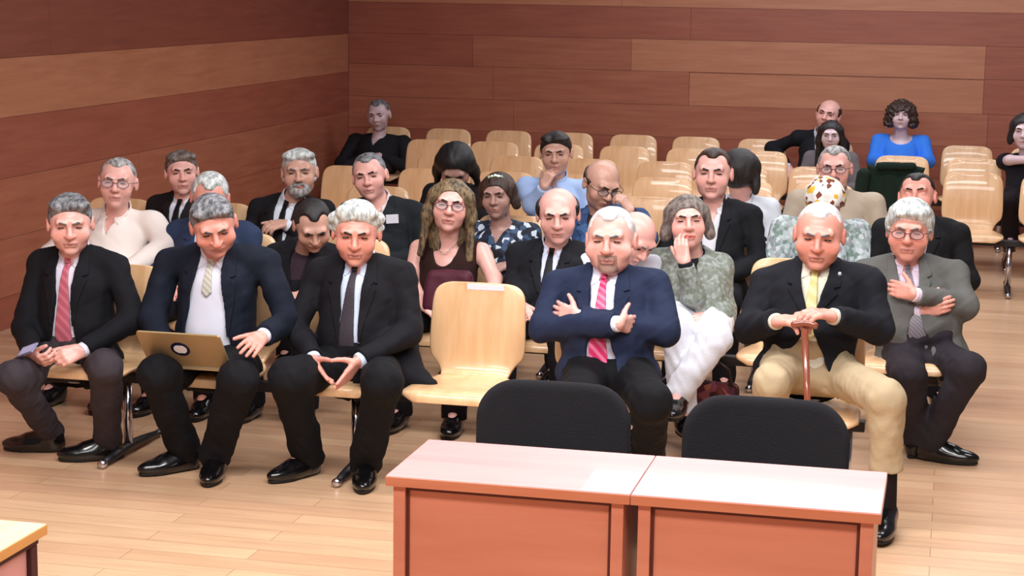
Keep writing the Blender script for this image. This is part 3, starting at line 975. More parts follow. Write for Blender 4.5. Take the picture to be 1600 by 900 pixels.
def floor():
    m, nt, b = nodes('floor_planks')
    L = nt.links.new
    tc = N(nt, 'ShaderNodeTexCoord')
    br = N(nt, 'ShaderNodeTexBrick', offset=.37, squash=1.0)
    for k_, v in dict(Scale=1.0).items(): br.inputs[k_].default_value = v
    br.inputs['Mortar Size'].default_value = .0015
    br.inputs['Brick Width'].default_value = 1.25
    br.inputs['Row Height'].default_value = .125
    br.inputs['Color1'].default_value = (*rgb('#e2bd98'), 1)
    br.inputs['Color2'].default_value = (*rgb('#d2a886'), 1)
    br.inputs['Mortar'].default_value = (*rgb('#a87d60'), 1)
    L(tc.outputs['Object'], br.inputs['Vector'])
    mp = N(nt, 'ShaderNodeMapping'); mp.inputs['Scale'].default_value = (1.0, 9.0, 1.0)
    L(tc.outputs['Object'], mp.inputs['Vector'])
    no = N(nt, 'ShaderNodeTexNoise', Scale=2.2, Detail=6.0, Roughness=.6)
    L(mp.outputs[0], no.inputs['Vector'])
    mx = N(nt, 'ShaderNodeMix', data_type='RGBA', blend_type='MULTIPLY')
    mx.inputs[0].default_value = 1
    r = N(nt, 'ShaderNodeValToRGB')
    r.color_ramp.elements[0].position = .3; r.color_ramp.elements[0].color = (.84, .78, .76, 1)
    r.color_ramp.elements[1].position = .7; r.color_ramp.elements[1].color = (1, 1, .98, 1)
    L(no.outputs['Fac'], r.inputs['Fac'])
    L(br.outputs['Color'], mx.inputs[6]); L(r.outputs['Color'], mx.inputs[7])
    L(mx.outputs[2], b.inputs['Base Color'])
    b.inputs['Roughness'].default_value = .28
    b.inputs['Specular IOR Level'].default_value = .5
    mb = MB(); mb.box((WX-.1, 1.5, -.1), (4.6, WY+.1, 0))
    tag(mb.build('floor', m), kind='structure')
floor()

# ------------------------------------------------------------------ rows of linked seats
PLY = wood_simple('plywood', '#d9a878', '#efc79a', 'Z', .30, .6, .35)
BLK = plain('#16141a', .45, name='black_metal'); CHR = plain('#d8dae6', .18, 1, name='chrome')

def shell(path, widths, th, nx=12):
    """path: list of (y,z); widths: half width at each point; returns front/back grids"""
    P = []; T = []
    n = len(path)
    for i, (y, z) in enumerate(path):
        a = path[max(i-1, 0)]; b = path[min(i+1, n-1)]
        t = np.array([b[0]-a[0], b[1]-a[1]]); t = t/np.linalg.norm(t)
        nr = np.array([t[1], -t[0]])          # behind / below
        row = []; rb = []
        for j in range(nx+1):
            u = -1+2*j/nx
            x = widths[i]*math.sin(u*pi/2)
            dish = -.010*(1-u*u)
            yy = y-nr[0]*dish*-1; zz = z-nr[1]*dish*-1
            row.append((x, yy, zz)); rb.append((x, yy+nr[0]*th, zz+nr[1]*th))
        P.append(row); T.append(rb)
    return np.array(P), np.array(T)

def smooth_path(pts, n):
    pts = np.array(pts, float); out = []
    m = len(pts)-1
    for i in range(m):
        p0 = pts[max(i-1, 0)]; p1 = pts[i]; p2 = pts[i+1]; p3 = pts[min(i+2, m)]
        for k in range(n):
            t = k/n
            out.append(.5*((2*p1)+(-p0+p2)*t+(2*p0-5*p1+4*p2-p3)*t*t+(-p0+3*p1-3*p2+p3)*t**3))
    out.append(pts[-1]); return np.array(out)

SEAT = smooth_path([(-.452, .385, .165), (-.446, .408, .205), (-.425, .424, .222), (-.34, .426, .222), (-.22, .420, .218), (-.12, .416, .195), (-.055, .424, .165)], 4)
BACK = smooth_path([(-.055, .4245, .152), (-.025, .440, .158), (-.008, .470, .176), (.0, .505, .208), (.004, .55, .218), (.012, .64, .217), (.026, .73, .213), (.036, .780, .206), (.042, .806, .192), (.045, .821, .172), (.046, .829, .150), (.047, .832, .132)], 4)
def seat_grids(A): return shell([(a[0], a[1]) for a in A], [a[2] for a in A], .013)
_sp, _st = seat_grids(SEAT); _bp, _bt = seat_grids(BACK)

def bench(xs, Y, legs, label, group=None, extra=None):
    x0, x1 = min(xs)-.24, max(xs)+.24
    root = empty('linked_seating_row', ((x0+x1)/2, Y-.2, 0))
    tag(root, label, 'seating', group)
    mb = MB(); mb.box((x0, Y-.265, .340), (x1, Y-.205, .385), .006)
    for x in xs:
        mb.box((x-.10, Y-.34, .383), (x+.10, Y-.12, .403), .004)
        mb.tube([(x-.06, Y-.16, .392), (x-.06, Y+.0, .405), (x-.06, Y+.030, .47), (x-.06, Y+.036, .60)], .010, 8)
        mb.tube([(x+.06, Y-.16, .392), (x+.06, Y+.0, .405), (x+.06, Y+.030, .47), (x+.06, Y+.036, .60)], .010, 8)
    mb.build('beam', BLK, root)
    seats = []
    s0 = b0 = None
    for x in xs:
        if s0 is None:
            m = MB(); m.grid_solid(_sp, _st); s0 = m.build('seat', PLY, root)
            m = MB(); m.grid_solid(_bp, _bt); b0 = m.build('backrest', PLY, root)
            s, b = s0, b0
        else:
            s = s0.copy(); COL.objects.link(s); s.parent = root
            b = b0.copy(); COL.objects.link(b); b.parent = root
        loc = Vector((x, Y, 0))-root.location
        s.location = loc; b.location = loc
        seats.append((s, b))
    for x in legs:
        m = MB(); m.tube([(x, Y-.235, .03), (x, Y-.235, .345)], .021, 14)
        lg = m.build('leg', CHR, root)
        m = MB()
        m.tube([(x, Y-.50, .022), (x, Y-.36, .034), (x, Y-.235, .040), (x, Y-.08, .034), (x, Y+.10, .022)], [.016, .021, .024, .021, .016], 12)
        ft = m.build('foot', BLK, lg)
        for yy in (Y-.505, Y+.105):
            m = MB(); m.tube([(x, yy-.016 if yy < Y-.3 else yy-.012, .022), (x, yy+.012 if yy < Y-.3 else yy+.016, .022)], .0195, 12); m.build('end_cap', CHR, lg)
    return root, seats

def xat(px, k, dy=0): return float(at(px, 450, Y=rowY(k)+dy)[0])
X0F = float(at(746, 452, Y=Y1)[0])
b1, s1 = bench([X0F+i*CP for i in (-3, -2, -1, 0, 1)], Y1, [X0F-3.05*CP+.17, X0F-.5*CP-.2, X0F+1.35*CP], 'front row of linked plywood seats, one empty with a white label')
mb = MB(); mb.box((X0F-.055, Y1+.030, .803), (X0F+.115, Y1+.036, .829), .001)
o = mb.build('label_strip', plain('#efeaf2', .4, name='paper_label'), b1); o['label'] = 'white label strip on the empty backrest'
mbk = [s for s in s1][3][1]

XC = xat(1275, 1)
bench([XC], Y1, [XC-.17, XC+.17], 'single plywood seat on its own legs under the person with the cane')
def row(k, pxs, leg_px, label):
    xs = [xat(p, k) for p in pxs]
    return bench(xs, rowY(k), [xat(p, k) for p in leg_px], label)
row(2, [194, 370, 545, 706, 882, 1060, 1239, 1420], [290, 625, 970, 1330], 'second row of linked plywood seats, full of people behind the front row')
row(3, [186, 340, 490, 642, 798, 955, 1113, 1272, 1432], [262, 560, 875, 1190, 1350], 'third row of linked plywood seats, under the grey bearded person')
row(4, [588, 729, 871, 1014, 1158, 1302], [660, 940, 1230], 'fourth row of linked plywood seats, under the cream jumper')
row(5, [545, 664, 785, 907, 1030, 1155, 1280], [605, 845, 1090, 1220], 'fifth row of linked plywood seats, all of them empty')
r6, s6 = row(6, [690, 803, 916, 1033, 1150, 1270, 1391, 1512, 1633], [745, 975, 1210, 1450, 1572], 'sixth row of linked plywood seats with a dark green coat over one backrest')
row(7, [670, 768, 868, 970, 1074, 1182, 1290, 1400, 1512, 1622], [719, 920, 1130, 1345, 1567], 'seventh row of linked plywood seats, just in front of the rearmost row')
row(8, [604, 697, 790, 885, 983, 1080, 1182, 1285, 1390, 1500, 1607], [650, 840, 1030, 1233, 1445, 1553], 'rearmost row of linked plywood seats along the back wall')

# ------------------------------------------------------------------ desks
DW = wood_simple('desk_side', '#cb7a60', '#d88a6e', 'X', .35, .5)
DE = wood_simple('desk_edge', '#c5714f', '#d98a66', 'X', .35, .5)
DT = wood_simple('desk_top', '#c48e8c', '#cf9c98', 'X', .34, .5, .15)  # tops paler than the sides, putting the reflected sheen into the colour
DG = plain('#5c2018', .6, name='dark_joint')
def desk(x0, x1, y0, y1, label):
    z1 = .792; th = .030
    root = empty('desk', ((x0+x1)/2, (y0+y1)/2, 0)); tag(root, label, 'desk', 'red-brown desks side by side')
    mb = MB(); mb.box((x0, y0, z1-th), (x1, y1, z1), .003); mb.build('desktop', DT, root)
    mb = MB(); mb.box((x0, y0-.0035, z1-th+.001), (x1, y0-.0002, z1-.0025), .001); mb.build('edge_band', DE, root)
    i = .019
    for a, b in ((x0+i, x0+i+.034), (x1-i-.034, x1-i)):
        mb = MB(); mb.box((a, y0+.012, 0), (b, y1-.02, z1-th-.0005), .002); mb.build('side_panel', DW, root)
    mb = MB(); mb.box((x0+i+.0345, y0+.030, .10), (x1-i-.0345, y0+.048, z1-th-.0005), 0); 
    mb.build('front_panel', DW, root)
    mb = MB()
    mb.box((x0+i+.036, y0+.0245, z1-th-.014), (x1-i-.036, y0+.0295, z1-th-.004), 0)
    for a in (x0+i+.036, x1-i-.036-.007): mb.box((a, y0+.0245, .10), (a+.007, y0+.0295, z1-th-.0145), 0)
    mb.build('panel_joint', DG, root)
a = at(600, 745, Z=.792); c = at(1378, 797, Z=.792); seam = at(986, 771, Z=.792)
b = at(655, 685, Z=.792)
dy0 = float((a[1]+c[1])/2)-.01; dy1 = float(b[1])+.0
desk(float(a[0]), float(seam[0])-.001, dy0, dy1, 'red-brown desk of the joined pair, the one in front of the empty plywood seat')
desk(float(seam[0])+.001, float(c[0]), dy0, dy1, 'red-brown desk of the joined pair, the one nearer the beige trouser leg')

# the table reaching into the lower left corner
tc_ = at(72, 818, Z=.792)
root = empty('table', (float(tc_[0])-.6, float(tc_[1])-.5, 0)); tag(root, 'pale-topped wooden table reaching into the lower left corner', 'table')
tx, ty = float(tc_[0]), float(tc_[1])
TT = wood_simple('table_top', '#ead0a4', '#f3dfba', 'Y', .3, .5, .4); TE = wood_simple('table_edge', '#c98d4c', '#d9a05e', 'Y', .4, .5)
mb = MB(); mb.box((tx-1.2, ty-1.1, .764), (tx, ty, .792), .002); mb.build('tabletop', TT, root)
mb = MB(); mb.box((tx+.0002, ty-1.1, .765), (tx+.004, ty-.001, .7905), .001); mb.build('edge_band', TE, root)
mb = MB(); mb.box((tx-.045, ty-1.08, .10), (tx-.025, ty-.05, .745), .001); mb.build('side_panel', wood_simple('table_side', '#cf8f8c', '#dca39c', 'Y', .45, .5), root)
mb = MB(); mb.box((tx-.040, ty-1.09, .7455), (tx-.012, ty-.02, .7635), 0); mb.build('gap_strip', plain('#3a1216', .5, name='dark_maroon'), root)  # dark strip standing in for the shaded gap under the tabletop
for yy in (ty-.06, ty-1.08):
    mb = MB(); mb.box((tx-.044, yy, 0), (tx-.012, yy+.035, .745), .003); mb.build('leg', plain('#3a1216', .5, name='dark_maroon'), root)
    mb = MB(); mb.box((tx-1.19, yy, 0), (tx-1.158, yy+.035, .7635), .003); mb.build('leg', plain('#3a1216', .5, name='dark_maroon'), root)

# ------------------------------------------------------------------ black office chairs behind the desks
def office_chair(px, py, Y, w, label, arm=False):
    c = at(px, py, Y=Y); x = float(c[0]); zt = float(c[2])
    root = empty('office_chair', (x, Y-.25, 0)); tag(root, label, 'chair', 'black office chairs behind the desks')
    fm = fabric('#1d1c20', .95, 220, .3, .1)
    S = SDF()
    zc = zt-.215
    def back(p, d):
        u = np.abs(p[:, 0]-x); z = p[:, 2]-zc
        # rounded shield, narrower below
        wz = (w/2)*(1-.10*np.clip(-z/.2, 0, 1))
        q = np.stack([np.maximum(u-(wz-.13), 0), np.maximum(np.abs(z)-(.215-.13), 0)], 1)
        e = np.sqrt((q**2).sum(1))-.13
        yy = p[:, 1]-(Y-.6*u*u+.06*z)
        f = np.abs(yy)-.022
        g = np.maximum(e, f)
        return -smin(-e, -f, .03)
    S.fn(back)
    mesh_sdf('backrest', S, .007, fm, root, lo=(x-w/2-.02, Y-.12, zc-.24), hi=(x+w/2+.02, Y+.06, zc+.24))
    S = SDF()
    def seat(p, d):
        u = np.abs(p[:, 0]-x); v = np.abs(p[:, 1]-(Y-.27))
        q = np.stack([np.maximum(u-.12, 0), np.maximum(v-.12, 0)], 1)
        return -smin(-(np.sqrt((q**2).sum(1))-.12), -(np.abs(p[:, 2]-.455)-.035), .04)
    S.fn(seat)
    mesh_sdf('seat', S, .009, fm, root, lo=(x-.26, Y-.53, .40), hi=(x+.26, Y-.01, .51))
    mb = MB(); mb.tube([(x, Y+.030, zc+.02), (x, Y+.045, .62), (x, Y+.03, .46), (x, Y-.05, .405), (x, Y-.2, .405)], [.022, .022, .022, .022, .022], 10)
    mb.build('back_support', BLK, root)
    mb = MB(); mb.tube([(x, Y-.27, .10), (x, Y-.27, .418)], [.028, .028], 14); mb.build('column', BLK, root)
    for i in range(5):
        a = 2*pi*i/5+.3
        mb = MB(); mb.tube([(x, Y-.27, .11), (x+.15*cos(a), Y-.27+.13*sin(a), .10), (x+.27*cos(a), Y-.27+.22*sin(a), .075)], [.026, .022, .016], 10)
        lg = mb.build('leg', BLK, root)
        mb = MB(); cx_, cy_ = x+.27*cos(a), Y-.27+.22*sin(a)
        mb.tube([(cx_-.012, cy_, .030), (cx_+.012, cy_, .030)], .028, 14); mb.build('castor', BLK, lg)
office_chair(869, 596, 6.06, .535, 'black padded office chair, its rounded backrest in front of the person in the pink tie')
office_chair(1200, 621, 5.98, .545, 'black padded office chair, its rounded backrest in front of the person with the cane')

# ------------------------------------------------------------------ light
def area(x, y, z, sx, sy, power, color=(1, .97, .98), rot=(0, 0, 0)):
    l = bpy.data.lights.new('unseen_overhead_light', 'AREA'); l.shape = 'RECTANGLE'; l.size = sx; l.size_y = sy
    l.energy = power; l.color = color
    o = bpy.data.objects.new('unseen_overhead_light', l); COL.objects.link(o); o.location = (x, y, z); o.rotation_euler = rot
    return o
area(-.8, 2.2, 3.7, 5.0, .6, 150, (1, .96, .94), (radians(18), 0, 0))  # unseen front light, added to brighten the desk fronts
area(-1.4, 5.0, 3.7, 4.5, .6, 215, (1, .97, .96), (radians(12), 0, 0))
area(-.6, 8.2, 3.7, 4.6, .5, 118)
area(-.6, 11.6, 3.7, 4.2, .5, 74)
area(-.7, 14.6, 3.5, 4.2, 1.2, 85, (.90, .92, 1))  # unseen rear light, enlarged and tinted cool for desktop sheen and back wall
w = bpy.data.worlds.new('world'); SC.world = w; w.use_nodes = True
w.node_tree.nodes['Background'].inputs[0].default_value = (.80, .74, .84, 1)
w.node_tree.nodes['Background'].inputs[1].default_value = .11
SC.view_settings.view_transform = 'Standard'
SC.view_settings.look = 'None'
SC.view_settings.gamma = 1
SC.view_settings.use_curve_mapping = False
SC.view_settings.exposure = .20

# ------------------------------------------------------------------ the people
PEOPLE = []
def add(**k): PEOPLE.append(k)
V3 = lambda *a: np.array(a, float)
OP_STD = [(-.06, .055), (.06, .048), (.30, .006), (.33, -.03)]
BLACK, NAVY = '#101016', '#1b2238'

# --- front row
add(name='m1', row=1, fine=0, label='person at the far left of the front row, black jacket, pink-red tie, clasped hands',
    head=(110, 350, -.28), hs=.252, pitch=10, yaw=-2, roll=-1, neck=(118, 398, -.20), sw=.185, pelvis=(125, 560, -.20),
    elL=(40, 512, -.30), elR=(208, 500, -.26), wrL=(50, 557, -.50), tipL=(96, 574, -.60), wrR=(128, 548, -.48), tipR=(70, 570, -.60),
    hL=dict(n=(.3, .6, .6), curl=.75, thumb=.3), hR=dict(n=(-.3, .8, -.3), curl=.75, thumb=.3),
    knL=(20, 590, -.62), knR=(165, 576, -.62), anL=('z', 78, 672, .10), anR=('z', 168, 684, .10), toL=('z', 34, 704, 0), toR=('z', 160, 718, 0), legw=1.02,
    trousers='#3b343a', hair='side', hairc='steel', hairline=.017, hair_t=.013, skin='pink', brow='grey', jaw=1.1, full=1.1,
    jacket=dict(c=BLACK, open=[(-.06, .060), (.05, .050), (.20, .040), (.32, .055), (.45, .07)], lap_end=.30),
    top=dict(c='#e2deee', neck='collar'), tie='pinktie1', tie_len=.40, flush=.5, roll2=0)
add(name='m2', row=1, fine=0, label='person in a dark navy suit bending over a silver laptop, long open white shirt front',
    head=(334, 352, -.36), hs=.252, pitch=26, roll=-10, yaw=6, neck=(340, 395, -.24), sw=.200, pelvis=(340, 570, -.20), shL=(262, 408, -.18), shR=(415, 410, -.18),
    elL=(238, 500, -.28), elR=(452, 500, -.26), wrL=(262, 548, -.44), tipL=(285, 574, -.52), wrR=(410, 526, -.53), tipR=(386, 546, -.68),
    hL=dict(n=(.3, .3, -1), curl=.3), hR=dict(n=(-.5, .5, -.6), curl=.35, spread=.12),
    knL=(245, 585, -.66), knR=(372, 592, -.66), anL=('z', 288, 700, .10), anR=('z', 338, 708, .10), toL=('z', 218, 745, 0), toR=('z', 330, 754, 0), legw=1.15,
    trousers='#0d0d12', hair='side', hairc='steel', hairline=.015, hair_t=.010, skin='red', brow='steel', jaw=1.1, nose=1.25, full=1.1,
    jacket=dict(c='#141a28', open=[(-.06, .062), (.05, .058), (.20, .085, .0), (.35, .105, .0), (.50, .11)], lap_end=.34, slv=1.05),
    top=dict(c='#e4e6f4', neck='collar', m=('stripe', ['#e8e8f4', '#d4d8ec', '#ecebf6'], 60)), tie='palegrid', tie_len=.17, flush=.5)
add(name='m3', row=1, fine=0, label='person with wavy silver hair, black suit and plain dark tie, fingertips pressed into a diamond',
    head=(557, 364, -.24), hs=.262, pitch=12, roll=2, yaw=-4, neck=(563, 412, -.17), sw=.190, pelvis=(562, 575, -.20),
    elL=(462, 512, -.26), elR=(640, 520, -.24), wrL=(490, 562, -.46), tipL=(522, 610, -.56), wrR=(560, 564, -.46), tipR=(526, 610, -.56),
    hL=dict(n=(.85, .1, .2), curl=.10, thumb=.9, curls=[.02, .08, .12, .2], tv=(.85, -.35, .25)), hR=dict(n=(-.85, .1, .2), curl=.10, thumb=.9, curls=[.02, .08, .12, .2], tv=(-.85, -.35, .25)),
    knL=(452, 590, -.62), knR=(598, 598, -.62), anL=('z', 480, 708, .10), anR=('z', 572, 718, .10), toL=('z', 415, 758, 0), toR=('z', 567, 770, 0), legw=1.18,
    trousers='#0d0d12', hair='wavy', hairc='silver', hairline=.019, hair_t=.013, skin='red', brow='brown', jaw=1.0, full=1.0,
    tails=[((620, 520, -.12), (650, 590, -.22), .075, .055), ((640, 590, -.24), (672, 600, -.28), .05, .032)],
    jacket=dict(c='#15141a', open=[(-.06, .058), (.06, .052), (.20, .043), (.33, .046), (.48, .03)], lap_end=.33),
    top=dict(c='#cfdcf2', neck='collar'), tie='darktie', tie_len=.42, tie_shift=-.02, flush=.5)
add(name='m4', row=1, fine=0, label='person in a navy blue suit and bright pink striped tie, arms crossed, grey goatee',
    head=(955, 376, -.16), hs=.270, pitch=2, yaw=-10, roll=-1, neck=(950, 428, -.12), sw=.205, fat=.03, pelvis=(950, 580, -.20), shL=(872, 446, -.10), shR=(1026, 446, -.10),
    elL=(850, 512, -.26), elR=(1040, 518, -.24), wrL=(966, 506, -.42), tipL=(1010, 508, -.24), wrR=(902, 496, -.34), tipR=(858, 482, -.28),
    hL=dict(n=(.1, 1, -.1), curl=.3), hR=dict(n=(.1, 1, -.2), curl=.35, spread=.1),
    knL=(905, 622, -.62), knR=(1018, 628, -.60), anL=('z', 890, 718, .10), anR=('z', 1012, 732, .10), legw=1.15,
    trousers='#0d0d12', hair='receding', hairc='white', hairline=.009, hair_t=.008, skin='pink', brow='grey', jaw=1.2, full=1.25, beard='goatee', beard_c='#8a7468',
    jacket=dict(c='#222b45', open=[(-.06, .062), (.05, .056), (.16, .056), (.25, .045), (.33, .06), (.45, .085), (.6, .09)], lap_end=.24, slv=1.08),
    top=dict(c='#e6e6f6', neck='collar'), tie='pinktie2', tie_len=.53, tie_shift=-.012, waist=.05, flush=.7)
add(name='m5', row=1, fine=0, label='person in a black blazer and beige trousers, both hands resting on a wooden cane',
    head=(1280, 368, -.22), hs=.258, pitch=10, yaw=-3, roll=2, neck=(1277, 416, -.15), sw=.205, fat=.02, pelvis=(1262, 575, -.20), shL=(1195, 440, -.12), shR=(1362, 442, -.12),
    elL=(1172, 512, -.22), elR=(1372, 515, -.22), wrL=(1214, 502, -.47), tipL=(1276, 498, -.585), wrR=(1300, 494, -.47), tipR=(1238, 482, -.60), hand=1.1,
    hL=dict(n=(.1, .25, -1), curl=.62), hR=dict(n=(-.1, .2, -1), curl=.62),
    knL=(1205, 598, -.60), knR=(1385, 622, -.62), anL=('z', 1200, 745, .10), anR=('z', 1384, 792, .11), toL=('z', 1190, 790, 0), toR=('z', 1376, 850, 0), legw=1.04, hemR=.165, hemL=.1, socks='#1c1216',
    trousers='#b9a585', hair='receding', hairc='white', hairline=.004, hair_t=.004, skin='red', brow='grey', jaw=1.15, full=1.15,
    jacket=dict(c='#17181f', open=[(-.06, .066), (.05, .056), (.13, .036), (.22, .006), (.26, .016), (.34, .06), (.50, .13)], lap_end=.22, slv=1.06, pin=(1312, 428, -.275)),
    top=dict(c='#dcd8c6', neck='collar'), tie='yellowtie', tie_len=.30, flush=.6)

# --- second row
add(name='r2a', row=2, fine=1, label='person in a cream striped open-necked shirt without jacket, beside the left wall',
    head=(184, 286, -.20), hs=.250, yaw=-8, roll=4, neck=(183, 335, -.12), sw=.19, fat=.03, elL=(80, 400, -.15), elR=(262, 380, -.15),
    hair='receding', hairc='grey', hairline=.006, hair_t=.007, skin='pink', glasses='#6a5a5c', trousers='#2b2a33',
    top=dict(neck='open', m=('stripe', ['#ece2dc', '#ded0c8', '#f0e8e2'], 45)), slack=.010)
add(name='r2b', row=2, fine=1, label='silver-haired person in a blue jacket, mostly hidden behind the head over the laptop',
    head=(328, 310, -.22), hs=.245, pitch=22, yaw=-6, roll=4, neck=(330, 352, -.14), sw=.20, hair='receding', hairc='silver', hairline=.012, hair_t=.012, skin='red',
    elL=(232, 410, -.15), trousers='#23222b', jacket=dict(c='#2a3753', open=OP_STD), top=dict(c='#d8dcec', neck='collar'))
add(name='r2c', row=2, fine=1, label='dark-haired person bowing deeply, face down, just left of the wavy silver-haired head',
    head=(489, 352, -.34), hs=.245, pitch=34, yaw=8, roll=-4, neck=(480, 388, -.16), sw=.18, hair='receding', hairc='dark', hairline=.012, hair_t=.008, skin='tan',
    trousers='#1c1b22', jacket=dict(c='#17161c', open=OP_STD), top=dict(c='#3a2c34', neck='crew'))
add(name='r2d', row=2, fine=0, label='long-haired person with glasses, dark brown tank top and necklace, arms bare',
    head=(704, 322, -.20), hs=.250, pitch=-2, yaw=-3, roll=6, neck=(702, 378, -.12), sw=.165, bare=True, pelvis=(700, 490, -.20), fat=-.01,
    elL=(642, 440, -.20), elR=(772, 436, -.20), wrL=(662, 478, -.42), tipL=(690, 490, -.52), wrR=(775, 482, -.42), tipR=(745, 492, -.52),
    hair='long', hairc='blond', hair_len=.24, hair_t=.008, face_w=.054, fringe=.074, skin='pink', glasses='#4a2026', brow='brown', trousers='#1b1a22',
    top=dict(c='#2a1512', neck='tank', depth=.135, width=.070, sl='none'), lip=(.7, .22, .2), flush=.5)
add(name='r2e', row=2, fine=1, label='bald-topped person with black side hair, black suit and tie, right of the empty seat',
    head=(872, 336, -.20), hs=.262, pitch=10, yaw=-2, roll=-2, neck=(868, 388, -.12), sw=.195, fat=.02, hair='bald', hairc='black', hair_t=.010, skin='pink', brow='dark',
    elL=(805, 440, -.15), elR=(930, 440, -.18), trousers='#16161c', jacket=dict(c='#17181e', open=OP_STD), top=dict(c='#d6dcf2', neck='collar'), tie='blacktie', flush=.3)
add(name='r2f', row=2, fine=1, label='stooping person with a bare crown, mostly hidden behind the goateed head',
    head=(992, 372, -.30), hs=.250, pitch=38, yaw=38, roll=8, neck=(968, 402, -.16), sw=.17, hair='bald', hairc='grey', hair_t=.006, skin='pink',
    trousers='#26242e', top=dict(c='#d6dae6', neck='collar'), flush=.2)
add(name='r2g', row=2, fine=0, label='person in a grey-green patterned jacket and white trousers, hand held to the chin',
    head=(1074, 348, -.20), hs=.248, pitch=-6, yaw=4, roll=-3, neck=(1082, 400, -.12), sw=.165, pelvis=(1085, 500, -.20), shL=(1030, 408, -.08), shR=(1128, 416, -.10),
    elL=(1082, 462, -.36), elR=(1132, 482, -.18), wrL=(1070, 410, -.40), tipL=(1060, 366, -.36), wrR=(1122, 500, -.36), tipR=(1082, 492, -.42),
    hL=dict(n=(.3, .8, -.1), curl=.42, thumb=.5), hR=dict(n=(-.1, .3, -1), curl=.4),
    knL=(1058, 512, -.55), knR=(1118, 528, -.60), anL=(1068, 640, -.58), anR=(1060, 612, -.70), toL=(1075, 665, -.7), toR=(1052, 640, -.85), legw=1.08,
    hair='bob', hairc='greybrown', hair_len=.06, hair_t=.009, face_w=.058, fringe=.068, skin='pink', brow='brown', trousers='#dfe2ec', lip=(.75, .12, .10),
    jacket=dict(m=('pat', ['#858b84', '#7a8278', '#979e9a', '#727b6c'], 60), open=[(-.06, .05), (.05, .05), (.25, .03), (.4, .06)], lapel=False, slv=.92), top=dict(c='#20202a', neck='crew'), flush=.6)
add(name='r2h', row=2, fine=0, label='person with thick grey hair and glasses, grey-green suit, arms crossed, right of the cane',
    head=(1421, 362, -.20), hs=.262, pitch=4, yaw=-4, roll=1, neck=(1418, 412, -.13), sw=.205, fat=.035, pelvis=(1440, 560, -.20), shL=(1352, 424, -.10), shR=(1492, 428, -.10),
    elL=(1362, 480, -.24), elR=(1508, 478, -.22), wrL=(1440, 486, -.34), tipL=(1482, 476, -.36), wrR=(1428, 460, -.40), tipR=(1382, 446, -.34),
    hL=dict(n=(0, 1, 0), curl=.3), hR=dict(n=(.1, 1, -.2), curl=.3),
    knL=(1420, 588, -.62), knR=(1512, 578, -.60), anL=('z', 1432, 680, .10), anR=('z', 1455, 686, .10), toL=('z', 1440, 708, 0), toR=('z', 1497, 724, 0), legw=1.1,
    trousers='#2b262c', hair='side', hairc='silver', hairline=.026, hair_t=.030, skin='red', brow='grey', jaw=1.15, full=1.15, glasses='#5a3034',
    jacket=dict(c='#62625f', open=[(-.06, .058), (.06, .050), (.18, .030), (.26, .012), (.34, .045), (.48, .06)], lap_end=.22, slv=1.06),
    top=dict(c='#e0cfe0', neck='collar'), tie='greytie', tie_len=.44, tie_shift=.0, flush=.6)

# --- third row
add(name='r3a', row=3, fine=1, label='person with a brown fringe, dark suit and dark tie, near the left wall',
    head=(284, 270, -.18), hs=.245, yaw=2, roll=-3, pitch=2, neck=(290, 312, -.12), sw=.19, hair='side', hairc='greybrown', hairline=.017, hair_t=.012, skin='pink', brow='brown',
    trousers='#1b1a20', jacket=dict(c='#1a1618', open=OP_STD), top=dict(c='#dcdcea', neck='collar'), tie='blacktie', flush=.4)
add(name='r3b', row=3, fine=1, label='person with silver hair and short grey beard, dark suit and dark tie',
    head=(468, 270, -.18), hs=.262, yaw=-4, pitch=2, roll=-2, neck=(455, 316, -.12), sw=.205, fat=.03, hair='side', hairc='silver', hairline=.017, hair_t=.011, skin='tan', brow='grey', beard_mesh='grey', beard='moustache',
    wrR=(445, 350, -.35), tipR=(422, 352, -.44), hR=dict(n=(0, .6, -.6), curl=.6),
    trousers='#16161c', jacket=dict(c='#151419', open=[(-.06, .06), (.06, .062), (.25, .05), (.36, .02)]), top=dict(c='#dde2ee', neck='collar'), tie='blacktie', jaw=1.1)
add(name='r3c', row=3, fine=1, label='person with thinning swept-back hair, open collar, dark jacket and a white badge',
    head=(578, 276, -.18), hs=.255, yaw=-10, pitch=2, roll=-9, neck=(597, 320, -.12), sw=.205, fat=.02, hair='receding', hairc='steel', hairline=.008, hair_t=.009, skin='pink', brow='dark', smile=1,
    trousers='#16161c', jacket=dict(c='#1b2024', open=[(-.06, .055), (.06, .045), (.22, .004), (.25, -.02)]), top=dict(c='#ddd6d8', neck='open'), flush=.4)
add(name='r3d', row=3, fine=1, label='person with short brown hair and a pale hair clip, navy and white printed top', clip=True,
    head=(778, 306, -.18), hs=.240, yaw=-16, pitch=4, roll=-3, neck=(784, 352, -.12), sw=.165, hair='bob', hairc='brown', hair_len=.05, hair_t=.009, face_w=.056, fringe=.066, skin='dark',
    trousers='#1b1a22', top=dict(neck='v', depth=.13, m=('pat', ['#1c2740', '#38506e', '#c9d4e0', '#141a28'], 34)), flush=.2)
add(name='r3e', row=3, fine=1, label='balding person looking down sideways, fist at the mouth, dark blue denim jacket',
    head=(940, 288, -.20), hs=.262, yaw=26, pitch=24, roll=6, neck=(938, 332, -.12), sw=.19, fat=.02, shL=(885, 352, -.08), shR=(1000, 344, -.08),
    elR=(1010, 372, -.24), wrR=(985, 330, -.34), tipR=(963, 296, -.34), hR=dict(n=(-.8, .3, 0), curl=.95),
    hair='bald', hairc='brown', hair_t=.006, bald_z=.03, skin='tan', brow='dark', glasses='#2a1c1c', trousers='#202028', top=dict(c='#3a2a2c', neck='crew'),
    jacket=dict(m=('pat', ['#26426e', '#30507e', '#26426e', '#3d5f8e'], 18), open=OP_STD), flush=.2)
